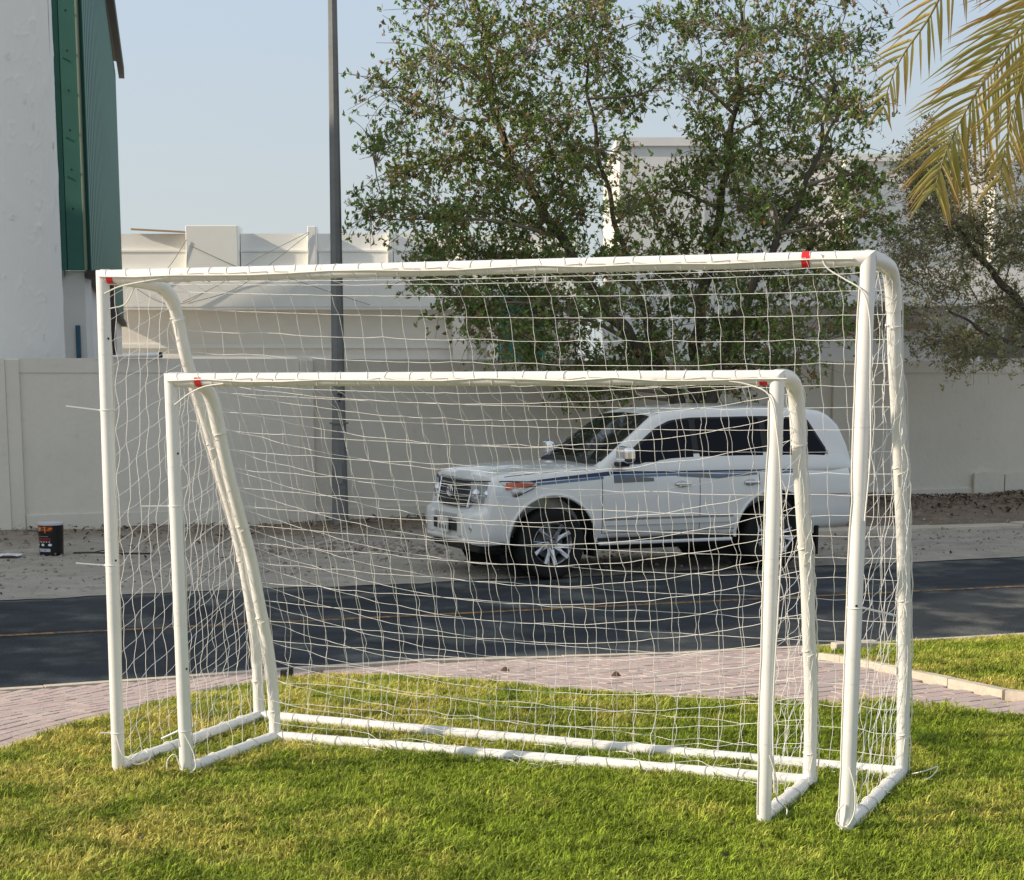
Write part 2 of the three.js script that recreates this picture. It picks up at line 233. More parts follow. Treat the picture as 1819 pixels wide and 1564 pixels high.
{
  const pavement = structure('pavement');
  part(pavement, 'sand_bed', gridGeo(80, 24, (u, v) => { const t = lerp(-16, 26, u), q = lerp(nearQ(t) + .08, 9.5, v), [x, z] = XZ(t, q); return [x, Math.max(hOf(x, z), -.25) - .020, z]; }, 1.2), M.joint).userData.kind = 'structure';
  const edgeOfFar = x => x < EDGING[0][0] ? -99 : pw(EDGING, x), cut = -1.42;
  const bricks = [];
  // two fields of running bond that meet where the lawn comes close to the kerb
  for (const [deg, L, Wd, side] of [[73, .21, .105, -1], [30, .24, .12, 1]]) {
    const e1 = [Math.cos(deg * Math.PI / 180), -Math.sin(deg * Math.PI / 180)], e2 = [-e1[1], e1[0]];
    for (let a = -90; a < 110; a++) for (let b = -110; b < 110; b++) {
      const p = (a + (b & 1) * .5) * L, s = b * Wd, x = e1[0] * p + e2[0] * s, z = e1[1] * p + e2[1] * s - 10, q = qOf(x, z), t = tOf(x, z);
      if ((x - cut) * side < 0 || t < -9 || t > 17 || q < nearQ(t) + .13 || q > 9.3) continue;
      if (z > lawnEdge(x) - .02) continue; if (x > 2.2 && z < edgeOfFar(x) + .07 && q > 4.1) continue;
      bricks.push([x, z, -z + Math.abs(x) * .3, Math.atan2(-e1[1], e1[0]), side < 0 ? 0 : 1]);
    }
  }
  bricks.sort((m, n) => m[2] - n[2]);
  const brickGeos = [[.21, .105], [.24, .12]].map(([L, Wd]) => [0, 1, 2, 3, 4].map(k => { const g = metricUV(new RoundedBoxGeometry(L - .006, .05, Wd - .009, 1, .006)); const uv = g.attributes.uv; for (let i = 0; i < uv.count; i++) uv.setXY(i, uv.getX(i) + k * .37, uv.getY(i) + k * .61); return g; }));
  const rest = [[], [], [], [], []], inView = ([x, z]) => Math.abs(x) < -z * .29 + .1; let count = 0;
  for (const [x, z, , turn, f] of [...bricks.filter(inView), ...bricks.filter(b => !inView(b))]) {
    const k = Math.floor(R() * 5), e = .05, nx = -(hOf(x + e, z) - hOf(x - e, z)) / (2 * e), nz = -(hOf(x, z + e) - hOf(x, z - e)) / (2 * e), G = brickGeos[f][k];
    const qn = new THREE.Quaternion().setFromUnitVectors(V(0, 1, 0), V(nx + rr(-.014, .014), 1, nz + rr(-.014, .014)).normalize()).multiply(new THREE.Quaternion().setFromAxisAngle(V(0, 1, 0), turn + rr(-.006, .006)));
    const y = hOf(x, z) - .029 + rr(-.0025, .0025);
    if (count < 300) { const m = part(pavement, 'brick', G, M.pavers[k]); m.position.set(x, y, z); m.quaternion.copy(qn); count++; }
    else rest[k].push(G.clone().applyMatrix4(new THREE.Matrix4().compose(V(x, y, z), qn, V(1, 1, 1))));
  }
  rest.forEach((l, k) => { if (l.length) { const m = part(pavement, 'bricks', mergeGeometries(l), M.pavers[k]); m.userData.kind = 'stuff'; m.userData.label = 'more paving bricks'; } });
  // flush border course along the lawn
  const ep = spline(LAWN_EDGE.slice(2, -1).map(([x, z]) => V(x, 0, z)), 260); let a = ep[0];
  for (let i = 1; i < ep.length; i++) if (ep[i].distanceTo(a) > .3) { const b = ep[i], d = b.clone().sub(a).normalize(), n = V(d.z, 0, -d.x).multiplyScalar(.045); const A = a.clone().add(n), B = b.clone().add(n); A.y = hOf(A.x, A.z) - .026; B.y = hOf(B.x, B.z) - .026; part(pavement, 'border_stone', bar(A.addScaledVector(d, .003), B.addScaledVector(d, -.003), .095, .05 + rr(0, .004)), M.concrete); a = b; }
}
// lawns: soil sheets, then blades
const lawnY = (x, z) => hOf(x, z) + .012 * (fbm(x * 2, z * 2, 3) - .5);
structure('lawn', gridGeo(140, 70, (u, v) => { const x = lerp(-9, 12, u), z = lerp(lawnEdge(x) + .02, 6, v * v); return [x, lawnY(x, z) + .004, z]; }, 1), M.soil);
const edgingZ = x => { const L = EDGING; if (x < L[0][0]) return L[0][1]; return pw(L, x); };
const topZ = x => { const qq = 4.12; return RO[1] + (qq - (x - RO[0]) * RN[0]) / RN[1]; };
structure('lawn', gridGeo(80, 40, (u, v) => { const x = lerp(2.36, 12, u); return [x, hOf(x, lerp(topZ(x), edgingZ(x), v)) + .02, lerp(topZ(x), edgingZ(x), v)]; }, 1), M.soil);
{ // low concrete edging along the second lawn
  const edging = structure('lawn_edging');
  const pts = spline(EDGING.map(([x, z]) => V(x, 0, z)), 200); let a = pts[0], acc = 0;
  for (let i = 1; i < pts.length; i++) { acc = pts[i].distanceTo(a); if (acc > .48 || i === pts.length - 1) { const b = pts[i], A = V(a.x, hOf(a.x, a.z) + .005, a.z), B = V(b.x, hOf(b.x, b.z) + .005, b.z), d = B.clone().sub(A).normalize(); part(edging, 'edging_stone', bar(A.clone().addScaledVector(d, .003), B.clone().addScaledVector(d, -.003), .07, .075 + rr(-.004, .004)), M.concrete); a = b; } }
}
{ // grass blades in small tufts
  const mk = (n, seed, hgt) => { const r = rngOf(seed), pos = [], idx = []; for (let i = 0; i < n; i++) { const a = r() * 6.283, ox = (r() - .5) * .03, oz = (r() - .5) * .03, h = hgt * (.55 + .6 * r()), lean = .15 + .85 * r(), w = .0017 + .0015 * r(), dx = Math.cos(a), dz = Math.sin(a), px = -dz * w, pz = dx * w, b = pos.length / 3; const bend = h * lean; pos.push(ox - px, 0, oz - pz, ox + px, 0, oz + pz, ox + dx * bend * .4 - px * .8, h * .62, oz + dz * bend * .4 - pz * .8, ox + dx * bend * .4 + px * .8, h * .62, oz + dz * bend * .4 + pz * .8, ox + dx * bend, h * (1 - .25 * lean), oz + dz * bend); idx.push(b, b + 1, b + 2, b + 1, b + 3, b + 2, b + 2, b + 3, b + 4); } const g = new THREE.BufferGeometry(); g.setAttribute('position', new THREE.Float32BufferAttribute(pos, 3)); g.setIndex(idx); g.computeVertexNormals(); return g; };
  const tufts = [mk(7, 1, .042), mk(6, 2, .052), mk(8, 3, .034)], lists = [[], [], []];
  const add = (x, z, y) => {
    const n1 = fbm(x * .9 + 3, z * .9, 4), n2 = fbm(x * 3.5, z * 3.5, 3), n3 = fbm(x * 12, z * 12, 2);
    let dry = .31 + 1.25 * (n1 - .5) + .9 * (n2 - .5) + .5 * (n3 - .5);
    dry += .30 * clamp((-z - 9.2) / 2, 0, 1) * clamp((6.5 + z) / -3, 0, 1) + .16 * clamp(-x / 1.6, -1, 1) - .12;
    if (x > 2.3 && z < -10.8) dry = .30 + 1.6 * (n1 - .5) + .8 * (n2 - .5);
    const clump = fbm(x * 5 + 40, z * 5, 3); dry = clamp(dry + rr(-.28, .28) - (clump > .6 ? .35 : 0), 0, 1); if (clump < .33 && R() < .45) return;
    const c = mixc([.31, .41, .036], [.70, .60, .165], dry), b = rr(.45, 1.4) * (clump > .6 ? .8 : 1); lists[Math.floor(R() * 3)].push([x, y, z, c.map(v => v * b), rr(.7, 1.25) * (.75 + .5 * n2) * (clump > .6 ? 1.2 : 1)]);
  };
  for (let k = 0; k < 300000; k++) { const x = rr(-4.2, 4.8), z = rr(-13.3, -5.2); if (Math.abs(x) > -z * .33 + .25) continue; const e = lawnEdge(x) + .05 * (fbm(x * 7, z * 7, 2) - .5) - .035; if (z < e) continue; if (z < -11 && R() < .2) continue; add(x, z, lawnY(x, z)); }
  for (let k = 0; k < 80000; k++) { const x = rr(2.3, 7), z = rr(-16.4, -9.4); if (z > edgingZ(x) - .05 || z < topZ(x) + .02) continue; add(x, z, hOf(x, z) + .02); }
  for (let k = 0; k < 900; k++) { const x = rr(2.0, 3.4), z = lawnEdge(x) - Math.abs(rr(0, .55)) * R(); if (z < edgingZ(x) + .12) continue; if (fbm(x * 4, z * 4, 3) > .5) add(x, z, hOf(x, z) - .004); }
  const d = new THREE.Object3D(), col = new THREE.Color();
  lists.forEach((l, k) => {
    const m = new THREE.InstancedMesh(tufts[k], M.grass, l.length); m.name = numbered('grass'); m.castShadow = m.receiveShadow = true;
    tag(m, ['short green and straw coloured lawn grass under the goals', 'longer lawn grass blades mixed through the turf', 'low dense lawn grass blades mixed through the turf'][k], 'grass', null, 'stuff');
    l.forEach(([x, y, z, c, s], i) => { d.position.set(x, y, z); d.rotation.set(rr(-.2, .2), rr(0, 6.28), rr(-.2, .2)); d.scale.set(s, s, s); d.updateMatrix(); m.setMatrixAt(i, d.matrix); m.setColorAt(i, col.setRGB(...c)); });
    scene.add(m);
  });
}

// ------------------------------------------------------------------ goals
function pipe(a, b, r, { nA, nB, grooves = [], seg = 22, capA = false, capB = false } = {}) {   // straight pipe whose ends may be cut to a mitre
  const d = b.clone().sub(a), L = d.length(); d.normalize();
  const e1 = (Math.abs(d.y) < .9 ? V(0, 1, 0) : V(1, 0, 0)); e1.addScaledVector(d, -e1.dot(d)).normalize(); const e2 = d.clone().cross(e1);
  const st = [[0, r, 'A']]; for (const g of grooves.slice().sort((m, n) => m - n)) st.push([g * L - .0022, r], [g * L - .0016, r - .0018], [g * L + .0008, r - .0018], [g * L + .0014, r]); st.push([L, r, 'B']);
  const pos = [], uv = [], idx = [], nor = [];
  st.forEach(([s, rad, end], k) => {
    for (let q = 0; q <= seg; q++) {
      const an = q / seg * Math.PI * 2, o = e1.clone().multiplyScalar(Math.cos(an) * rad).addScaledVector(e2, Math.sin(an) * rad); let t = s;
      const n = end === 'A' ? nA : end === 'B' ? nB : null; if (n) t = s - o.dot(n) / d.dot(n);
      pos.push(a.x + d.x * t + o.x, a.y + d.y * t + o.y, a.z + d.z * t + o.z); nor.push(o.x / rad, o.y / rad, o.z / rad); uv.push(q / seg * .2, t / 1.0 + a.x);
      if (k && q < seg) { const c = k * (seg + 1) + q, p = c - seg - 1; idx.push(p, p + 1, c, p + 1, c + 1, c); }
    }
  });
  const capRing = k => { const base = pos.length / 3, sgn = k ? 1 : -1; for (let q = 0; q < seg; q++) { const s = (k * (seg + 1) + q) * 3; pos.push(pos[s], pos[s + 1], pos[s + 2]); nor.push(d.x * sgn, d.y * sgn, d.z * sgn); uv.push(0, 0); } for (let q = 1; q < seg - 1; q++) idx.push(base, base + q, base + q + 1); };
  if (capA) capRing(0); if (capB) capRing(st.length - 1);
  const g = new THREE.BufferGeometry(); g.setAttribute('position', new THREE.Float32BufferAttribute(pos, 3)); g.setAttribute('normal', new THREE.Float32BufferAttribute(nor, 3)); g.setAttribute('uv', new THREE.Float32BufferAttribute(uv, 2)); g.setIndex(idx); return g;
}
function tubeGeo(pts, r, rad = 18, cap = false) { return new MB().tube(pts, r, rad, cap).geo(); }
function lacing(mb, a, b, r, { pitch = .117, ph = 0, wander = .5, rope = .0024, wraps = true, seed = 1, e1 } = {}) {   // cord along a pipe, thrown round it at every mesh
  const d = b.clone().sub(a), L = d.length(); d.normalize(); e1 = (e1 ?? V(0, 1, 0)).clone(); e1.addScaledVector(d, -e1.dot(d)).normalize(); const e2 = d.clone().cross(e1);
  const pts = [], n = Math.round(L / pitch), R0 = r + rope * .9; const put = (s, an, k = 0) => pts.push(a.clone().addScaledVector(d, s).addScaledVector(e1, Math.cos(an) * (R0 + k)).addScaledVector(e2, Math.sin(an) * (R0 + k)));
  let base = ph;
  for (let i = 0; i < n; i++) {
    const s0 = (i + .15) * pitch, w0 = ph + wander * (hash(i, seed) - .5), w1 = ph + wander * (hash(i + 1, seed) - .5);
    if (wraps) { const span = pitch * (.12 + .28 * hash(i, seed, 3)), dir = 1; for (let k = 0; k <= 14; k++) put(s0 + span * k / 14 + .006 * Math.sin(k * .9 + i), w0 + dir * k / 14 * Math.PI * 2, .0015 * Math.abs(Math.sin(k * .7 + i))); for (let k = 1; k < 4; k++) put(lerp(s0 + span, (i + 1.15) * pitch, k / 4), lerp(w0, w1, k / 4), .001); }
    else for (let k = 0; k < 5; k++) put((i + k / 5) * pitch, lerp(w0, w1, k / 5), .002 * hash(i, k, seed));
  }
  mb.tube(pts, rope, 5);
}
function goal(o) {
  const g = thing('football_goal', o.label, 'goal', [o.FL.x, 0, o.FL.z]); const off = V(-o.FL.x, 0, -o.FL.z), r = o.r;
  const { FL, FR, TL, TR, RL, RR } = o; const P = (name, geo, mat, label) => { geo.translate(off.x, 0, off.z); return part(g, name, geo, mat, label); };
  const along = TR.clone().sub(TL).normalize(), upL = TL.clone().sub(FL).normalize(), upR = TR.clone().sub(FR).normalize();
  const mL = upL.clone().add(along).normalize(), mR = upR.clone().sub(along).normalize();   // mitre planes at the top corners
  P('post', pipe(FL.clone().setY(-.03), TL, r, { nB: mL, grooves: o.gL, capA: true }), M.pvc); P('post', pipe(FR.clone().setY(-.03), TR, r, { nB: mR, grooves: o.gR, capA: true }), M.pvc);
  P('crossbar', pipe(TL, TR, r, { nA: mL, nB: mR, grooves: o.gC }), M.pvc);
  // sides: an arm back from the corner, bent down into the rear support, and a ground bar
  const sidePath = (F, T, Rr) => { const D = Math.hypot(Rr.x - F.x, Rr.z - F.z), dx = (Rr.x - F.x) / D, dz = (Rr.z - F.z) / D, k = D / o.prof[o.prof.length - 1][0]; return (s, y) => V(F.x + dx * s * k + (T.x - F.x) * y / T.y, y, F.z + dz * s * k); };
  const sp = { L: sidePath(FL, TL, RL), R: sidePath(FR, TR, RR) }, curves = {};
  for (const s of ['L', 'R']) {
    const T = s === 'L' ? TL : TR, sc = T.y / o.prof[0][1], pts = o.prof.map(([a, y]) => sp[s](a, y * sc)); curves[s] = new THREE.CatmullRomCurve3(pts, false, 'centripetal');
    P('rear_support', tubeGeo(curves[s].getSpacedPoints(60), k => r * (k < .3 ? 1 : .985), 18), M.pvc);
    const cut = curves[s].getSpacedPoints(60).slice(0, o.elbowTo); P('elbow', tubeGeo(cut, r * 1.13, 18, true), M.pvc);
  }
  const low = v => v.clone().setY(r * 1.12);
  const dL = low(RL).sub(low(FL)).normalize(), dR = low(RR).sub(low(FR)).normalize(), dB = low(RR).sub(low(RL)).normalize();
  P('ground_bar', pipe(low(FL), low(RL), r * .98, { nB: dL.clone().add(dB).normalize(), grooves: [.14] }), M.pvc); P('ground_bar', pipe(low(FR), low(RR), r * .98, { nB: dR.clone().sub(dB).normalize(), grooves: [.16, .8] }), M.pvc);
  P('base_bar', pipe(low(RL), low(RR), r * .98, { nA: dL.clone().add(dB).normalize(), nB: dR.clone().sub(dB).normalize(), grooves: o.gB }), M.pvc);
  // net: a back sheet over crossbar, arms and rear supports, and two side sheets
  const net = new MB(), back = o.back, rows = o.rows, cols = o.cols, seed = o.seed;
  const cL = curves.L.getSpacedPoints(400), cR = curves.R.getSpacedPoints(400);
  const sheet = (i, j) => {   // i across, j down; fractional values allowed
    const w = clamp(i / cols, 0, 1), t = clamp(j / rows, 0, 1), a = cL[Math.round(t * 400)], b = cR[Math.round(t * 400)];
    const p = a.clone().lerp(b, w), S = Math.pow(Math.sin(Math.PI * clamp(t, 0, 1)), .7) * 4 * w * (1 - w);
    p.y -= o.sag * S; p.addScaledVector(o.rear, .012 + o.bulge * S); if (p.y < .012) p.y = .012; return p;
  };
  const kn = []; for (let j = 0; j <= rows; j++) { kn.push([]); for (let i = 0; i <= cols; i++) { const edge = (i === 0 || i === cols || j === 0) ? .25 : 1, p = sheet(i + (hash(i, j, seed) - .5) * o.slack * edge, j + (hash(i, j, seed + 1) - .5) * o.slack * .8 * edge); p.addScaledVector(o.rear, (hash(i, j, seed + 2) - .5) * .03 * edge); if (j > rows - 4) p.addScaledVector(o.rear, -.05 * (j - rows + 4) * hash(i, 3, seed)); kn[j].push(p); } }
  const strand = (list, wob, k0) => { const full = []; list.forEach((p, k) => { full.push(p); if (k < list.length - 1) { const m = p.clone().lerp(list[k + 1], .5); const a = hash(k, k0, seed + 5) - .5, b = hash(k, k0, seed + 6) - .5; m.addScaledVector(along, a * wob).addScaledVector(V(0, 1, 0), -Math.abs(b) * wob * .5).addScaledVector(o.rear, b * wob); full.push(m); } }); net.tube(new THREE.CatmullRomCurve3(full, false, 'centripetal').getPoints(list.length * 4), o.cord, 4); };
  for (let j = 1; j <= rows; j++) strand(kn[j], o.wob * .35, j * 31 + 1); for (let i = 1; i < cols; i++) strand(kn.map(q => q[i]), o.wob, i * 17 + 5);
  for (let j = 1; j <= rows; j++) for (let i = 0; i <= cols; i++) { const p = kn[j][i]; net.tube([p.clone().add(V(-.004, 0, 0)), p, p.clone().add(V(.004, 0, 0))], o.cord * 1.55, 4); }
  for (const s of ['L', 'R']) {
    const pts = curves[s].getSpacedPoints(200), kS = o.prof[o.prof.length - 1][0], F = s === 'L' ? FL : FR, D = Math.hypot((s === 'L' ? RL : RR).x - F.x, (s === 'L' ? RL : RR).z - F.z), fs = p => Math.hypot(p.x - F.x, p.z - F.z) / D * kS;
    const yAt = a => { let y = pts[0].y; for (const p of pts) { if (fs(p) >= a) return p.y; y = p.y; } return .03; };
    const sc = Math.round(kS / o.mesh), nr = Math.ceil(TL.y / o.mesh) + 3, out = s === 'L' ? -1 : 1, bulge = o.sideBulge * out, K = [];
    const pos = (i, j) => { const a = kS * i / sc, yt = yAt(a), y = Math.min(yt, Math.max(.02, TL.y - j * o.mesh + a * .33)); const p = sp[s](a, y); const S = Math.sin(Math.PI * i / sc) * Math.sin(Math.PI * clamp(y / TL.y, 0, 1)); p.addScaledVector(along, bulge * S); return p; };
    for (let j = 0; j <= nr; j++) { K.push([]); for (let i = 0; i <= sc; i++) { const p = pos(clamp(i + (hash(i, j, seed + 11) - .5) * o.slack * (i % sc ? 1 : 0), 0, sc), j + (hash(i, j, seed + 12) - .5) * o.slack * .7); p.addScaledVector(along, (hash(i, j, seed + 13) - .5) * .03 * (i % sc ? 1 : .2)); K[j].push(p); } }
    for (let j = 1; j <= nr; j++) { const L = K[j].filter((p, i) => !i || p.distanceTo(K[j][i - 1]) > .02); if (L.length > 1 && K[j][0].y > .03) strand(L, o.wob * .6, j * 13 + 3); }
    for (let i = 1; i < sc; i++) { const L = []; for (let j = 0; j <= nr; j++) if (!L.length || K[j][i].distanceTo(L[L.length - 1]) > .02) L.push(K[j][i]); if (L.length > 1) strand(L, o.wob * .9, i * 7 + 9); }
  }
  P('net', net.geo(), M.net, 'white knotted square mesh net').userData.kind = 'stuff';
  // lacing cords
  const cord = new MB(), frontish = o.rear.clone().negate();
  lacing(cord, TL, TR, r, { ph: 0, seed: seed + 20, e1: frontish, pitch: o.mesh, wander: .35, rope: .0016 });
  lacing(cord, TL, TR, r, { ph: .15, seed: seed + 21, e1: frontish, pitch: .2, wraps: false, rope: .0034, wander: .45 });
  lacing(cord, FL.clone().setY(.05), TL, r, { ph: 2.5, seed: seed + 22, e1: frontish, pitch: .23, wraps: false, rope: .0032, wander: .8 });
  lacing(cord, FR.clone().setY(.05), TR, r, { ph: -1.1, seed: seed + 23, e1: frontish, pitch: .23, wraps: false, rope: .0036, wander: .9 });
  for (const s of ['L', 'R']) { const c = curves[s].getSpacedPoints(26).slice(5); for (let k = 1; k + 1 < c.length; k += 6) lacing(cord, c[k], c[k + 1], r * (k < 5 ? 1.12 : 1), { ph: 1 + k, seed: seed + 30 + k, pitch: .11, wander: .6, e1: along, rope: .0021 }); const w = curves[s].getSpacedPoints(40).map((p, k) => p.clone().addScaledVector(along, (s === 'L' ? -1 : 1) * (r * .8 + .012 * hash(k, 3, seed))).addScaledVector(o.rear, r * .9 + .02 * (hash(k, 4, seed) - .3))); cord.tube(spline(w.slice(3), 130), .0034, 5); }
  const bb = [], n = 46; for (let k = 0; k <= n; k++) { const p = low(RL).lerp(low(RR), k / n); p.addScaledVector(o.rear, -(r + .012 + .05 * fbm(k * .35, seed, 3) - .02 * Math.sin(k))); p.y = .014 + .03 * Math.max(0, hash(k, 8, seed) - .45); bb.push(p); } cord.tube(spline(bb, 240), .0036, 5);
  lacing(cord, low(RL), low(RR), r, { ph: 1.8, seed: seed + 41, e1: frontish, pitch: o.mesh * 1.55, wander: 1.2, rope: .0021 });
  lacing(cord, low(FL), low(RL), r, { ph: 1.8, seed: seed + 42, pitch: .2, wander: 1.2, rope: .0026 }); lacing(cord, low(FR), low(RR), r, { ph: 1.8, seed: seed + 43, pitch: .2, wander: 1.2, rope: .0026 });
  for (const L of o.loops) cord.tube(spline(L.map(p => V(...p)), L.length * 8), .0033, 6);
  P('lacing_cord', cord.geo(), M.rope, 'off white cord lacing the net to the pipes');
  // fittings
  const at = (A, B, f) => A.clone().lerp(B, f);
  for (const [A, B, f, tail, len, drop] of o.ties) {
    const c = at(A, B, f), d = B.clone().sub(A).normalize(), q = new THREE.Quaternion().setFromUnitVectors(V(0, 0, 1), d), ring = new THREE.TorusGeometry(r + .001, .0026, 6, 26); ring.applyQuaternion(q); ring.translate(c.x, c.y, c.z);
    const p0 = c.clone().addScaledVector(tail, r), p1 = p0.clone().addScaledVector(tail, len).add(V(0, drop, 0)), tg = bar(p0, p1, .010, .006); const hd = bar(p0.clone().addScaledVector(tail, -.004), p0.clone().addScaledVector(tail, .008), .011, .009);
    const ring2 = metricUV(ring); P('cable_tie', mergeGeometries([ring2, tg, hd].map(q2 => { q2 = q2.index ? q2.toNonIndexed() : q2; q2.deleteAttribute('normal'); q2.computeVertexNormals(); return q2; })), M.tie, 'white cable tie with an uncut tail');
  }
  for (const [A, B, f, len, a0, a1] of o.tapes) { const c = at(A, B, f), d = B.clone().sub(A).normalize(), e1 = o.rear.clone().negate(); e1.addScaledVector(d, -e1.dot(d)).normalize(); const e2 = d.clone().cross(e1), cy = gridGeo(16, 1, (u, v) => { const an = lerp(a0, a1, u), p = c.clone().addScaledVector(d, (v - .5) * len).addScaledVector(e1, Math.cos(an) * (r + .0024)).addScaledVector(e2, Math.sin(an) * (r + .0024)); return [p.x, p.y, p.z]; }); P('tape', cy, M.red, 'strip of red tape'); }
  for (const [A, B, f, dir] of o.screws) { const c = at(A, B, f).addScaledVector(dir, r * .97), s = new THREE.CylinderGeometry(.0055, .0055, .006, 10); s.applyQuaternion(new THREE.Quaternion().setFromUnitVectors(V(0, 1, 0), dir)); s.translate(c.x, c.y, c.z); P('screw', s, M.hole); }
  return g;
}
const RIGHT = V(1, 0, 0), NEAR = V(0, 0, 1);
{
  const FL = V(-1.953, 0, -8.924), FR = V(1.441, 0, -7.702), TL = V(-1.944, 2.41, -8.924), TR = V(1.458, 2.422, -7.702), RL = V(-1.441, 0, -10.29), RR = V(1.9, 0, -8.777);
  goal({
    label: 'large white pipe football goal standing behind the smaller goal', FL, FR, TL, TR, RL, RR, r: .0315, elbowTo: 14, seed: 100,
    prof: [[0, 2.41], [.2, 2.41], [.42, 2.40], [.53, 2.385], [.62, 2.33], [.68, 2.23], [.75, 2.04], [.93, 1.73], [1.08, 1.43], [1.2, 1.2], [1.31, .93], [1.4, .62], [1.44, .42], [1.459, .1], [1.459, .02]],
    gL: [.42, .85], gR: [.28, .72], gC: [.32, .66], gB: [.36, .62], rear: V(.36, 0, -.93), mesh: .108, rows: 27, cols: 32, sag: .04, bulge: .03, sideBulge: .05, slack: .06, wob: .018, cord: .00125,
    ties: [[TL, FL, .26, V(-1, 0, .1), .16, .02], [TL, FL, .57, V(-1, 0, .1), .14, .012], [TL, FL, .915, V(-1, 0, .2), .05, 0], [TR, FR, .595, V(1, 0, -.05), .15, -.035]],
    tapes: [[TL, TR, .0145, .034, .2, 2.2], [TL, TR, .93, .034, -2.2, 1.4]],
    screws: [[TL, FL, .12, V(.7, 0, .7)], [TL, FL, .56, V(.75, 0, .65)], [TR, FR, .59, NEAR], [RL, RR, .64, V(0, .5, .86)]],
    loops: [[[-1.95, .20, -8.885], [-1.92, .10, -8.88], [-1.86, .05, -8.90], [-1.80, .07, -8.95], [-1.84, .10, -9.0], [-1.9, .06, -8.97]],
      [[1.44, .30, -7.665], [1.465, .2, -7.665], [1.462, .09, -7.665], [1.43, .04, -7.662], [1.395, .05, -7.67], [1.395, .11, -7.665], [1.42, .14, -7.668]],
      [[1.93, .03, -8.75], [2.0, .06, -8.7], [2.06, .08, -8.7], [2.02, .04, -8.66], [1.9, .02, -8.6]],
      [[1.27, 2.44, -7.735], [1.29, 2.39, -7.73], [1.36, 2.34, -7.70], [1.43, 2.29, -7.665], [1.46, 2.2, -7.66], [1.475, 1.9, -7.66], [1.485, 1.62, -7.665], [1.47, 1.35, -7.665]],
      [[-1.93, 2.33, -8.885], [-1.86, 2.36, -8.87], [-1.72, 2.385, -8.82], [-1.6, 2.40, -8.77]], [[-1.915, 2.26, -8.9], [-1.84, 2.28, -8.9], [-1.78, 2.36, -8.86]]],
  });
}
{
  const FL = V(-1.603, 0, -8.846), FR = V(1.106, 0, -7.862), TL = V(-1.621, 1.927, -8.846), TR = V(1.12, 1.94, -7.862), RL = V(-1.271, 0, -9.681), RR = V(1.421, 0, -8.588);
  goal({
    label: 'smaller white pipe football goal nested inside the larger goal', FL, FR, TL, TR, RL, RR, r: .0315, elbowTo: 16, seed: 300,
    prof: [[0, 1.93], [.12, 1.93], [.235, 1.92], [.325, 1.885], [.38, 1.81], [.41, 1.73], [.48, 1.53], [.6, 1.245], [.7, 1.02], [.77, .79], [.85, .53], [.89, .3], [.9, .1], [.9, .02]],
    gL: [.4, .79], gR: [.2, .61], gC: [.3, .68], gB: [.35, .6], rear: V(.34, 0, -.94), mesh: .108, rows: 21, cols: 26, sag: .25, bulge: .12, sideBulge: .04, slack: .11, wob: .027, cord: .00125,
    ties: [[TL, FL, .31, V(-1, 0, .1), .13, 0], [TL, FL, .88, V(-.9, 0, .3), .09, -.035]],
    tapes: [[TL, TR, .055, .035, -.35, 2.0], [TL, TR, .981, .034, .5, 2.4]],
    screws: [[TL, FL, .18, V(.75, 0, .65)], [TL, FL, .72, V(.8, 0, .6)], [RL, RR, .37, V(0, .5, .86)], [RL, RR, .62, V(0, .5, .86)]],
    loops: [[[-1.6, .22, -8.81], [-1.555, .12, -8.8], [-1.55, .05, -8.79], [-1.61, .02, -8.79], [-1.68, .03, -8.8], [-1.685, .09, -8.8], [-1.65, .12, -8.8], [-1.62, .05, -8.8]],
      [[1.12, .32, -7.825], [1.15, .22, -7.83], [1.16, .12, -7.85], [1.22, .05, -7.95], [1.2, .02, -7.86]],
      [[-1.6, 1.81, -8.81], [-1.53, 1.86, -8.79], [-1.45, 1.895, -8.75], [-1.35, 1.91, -8.71]],
      [[.92, 1.925, -7.90], [1.0, 1.91, -7.875], [1.08, 1.87, -7.835], [1.12, 1.7, -7.825], [1.15, 1.3, -7.83], [1.14, .9, -7.825], [1.13, .5, -7.825], [1.145, .15, -7.83]]],
  });
}

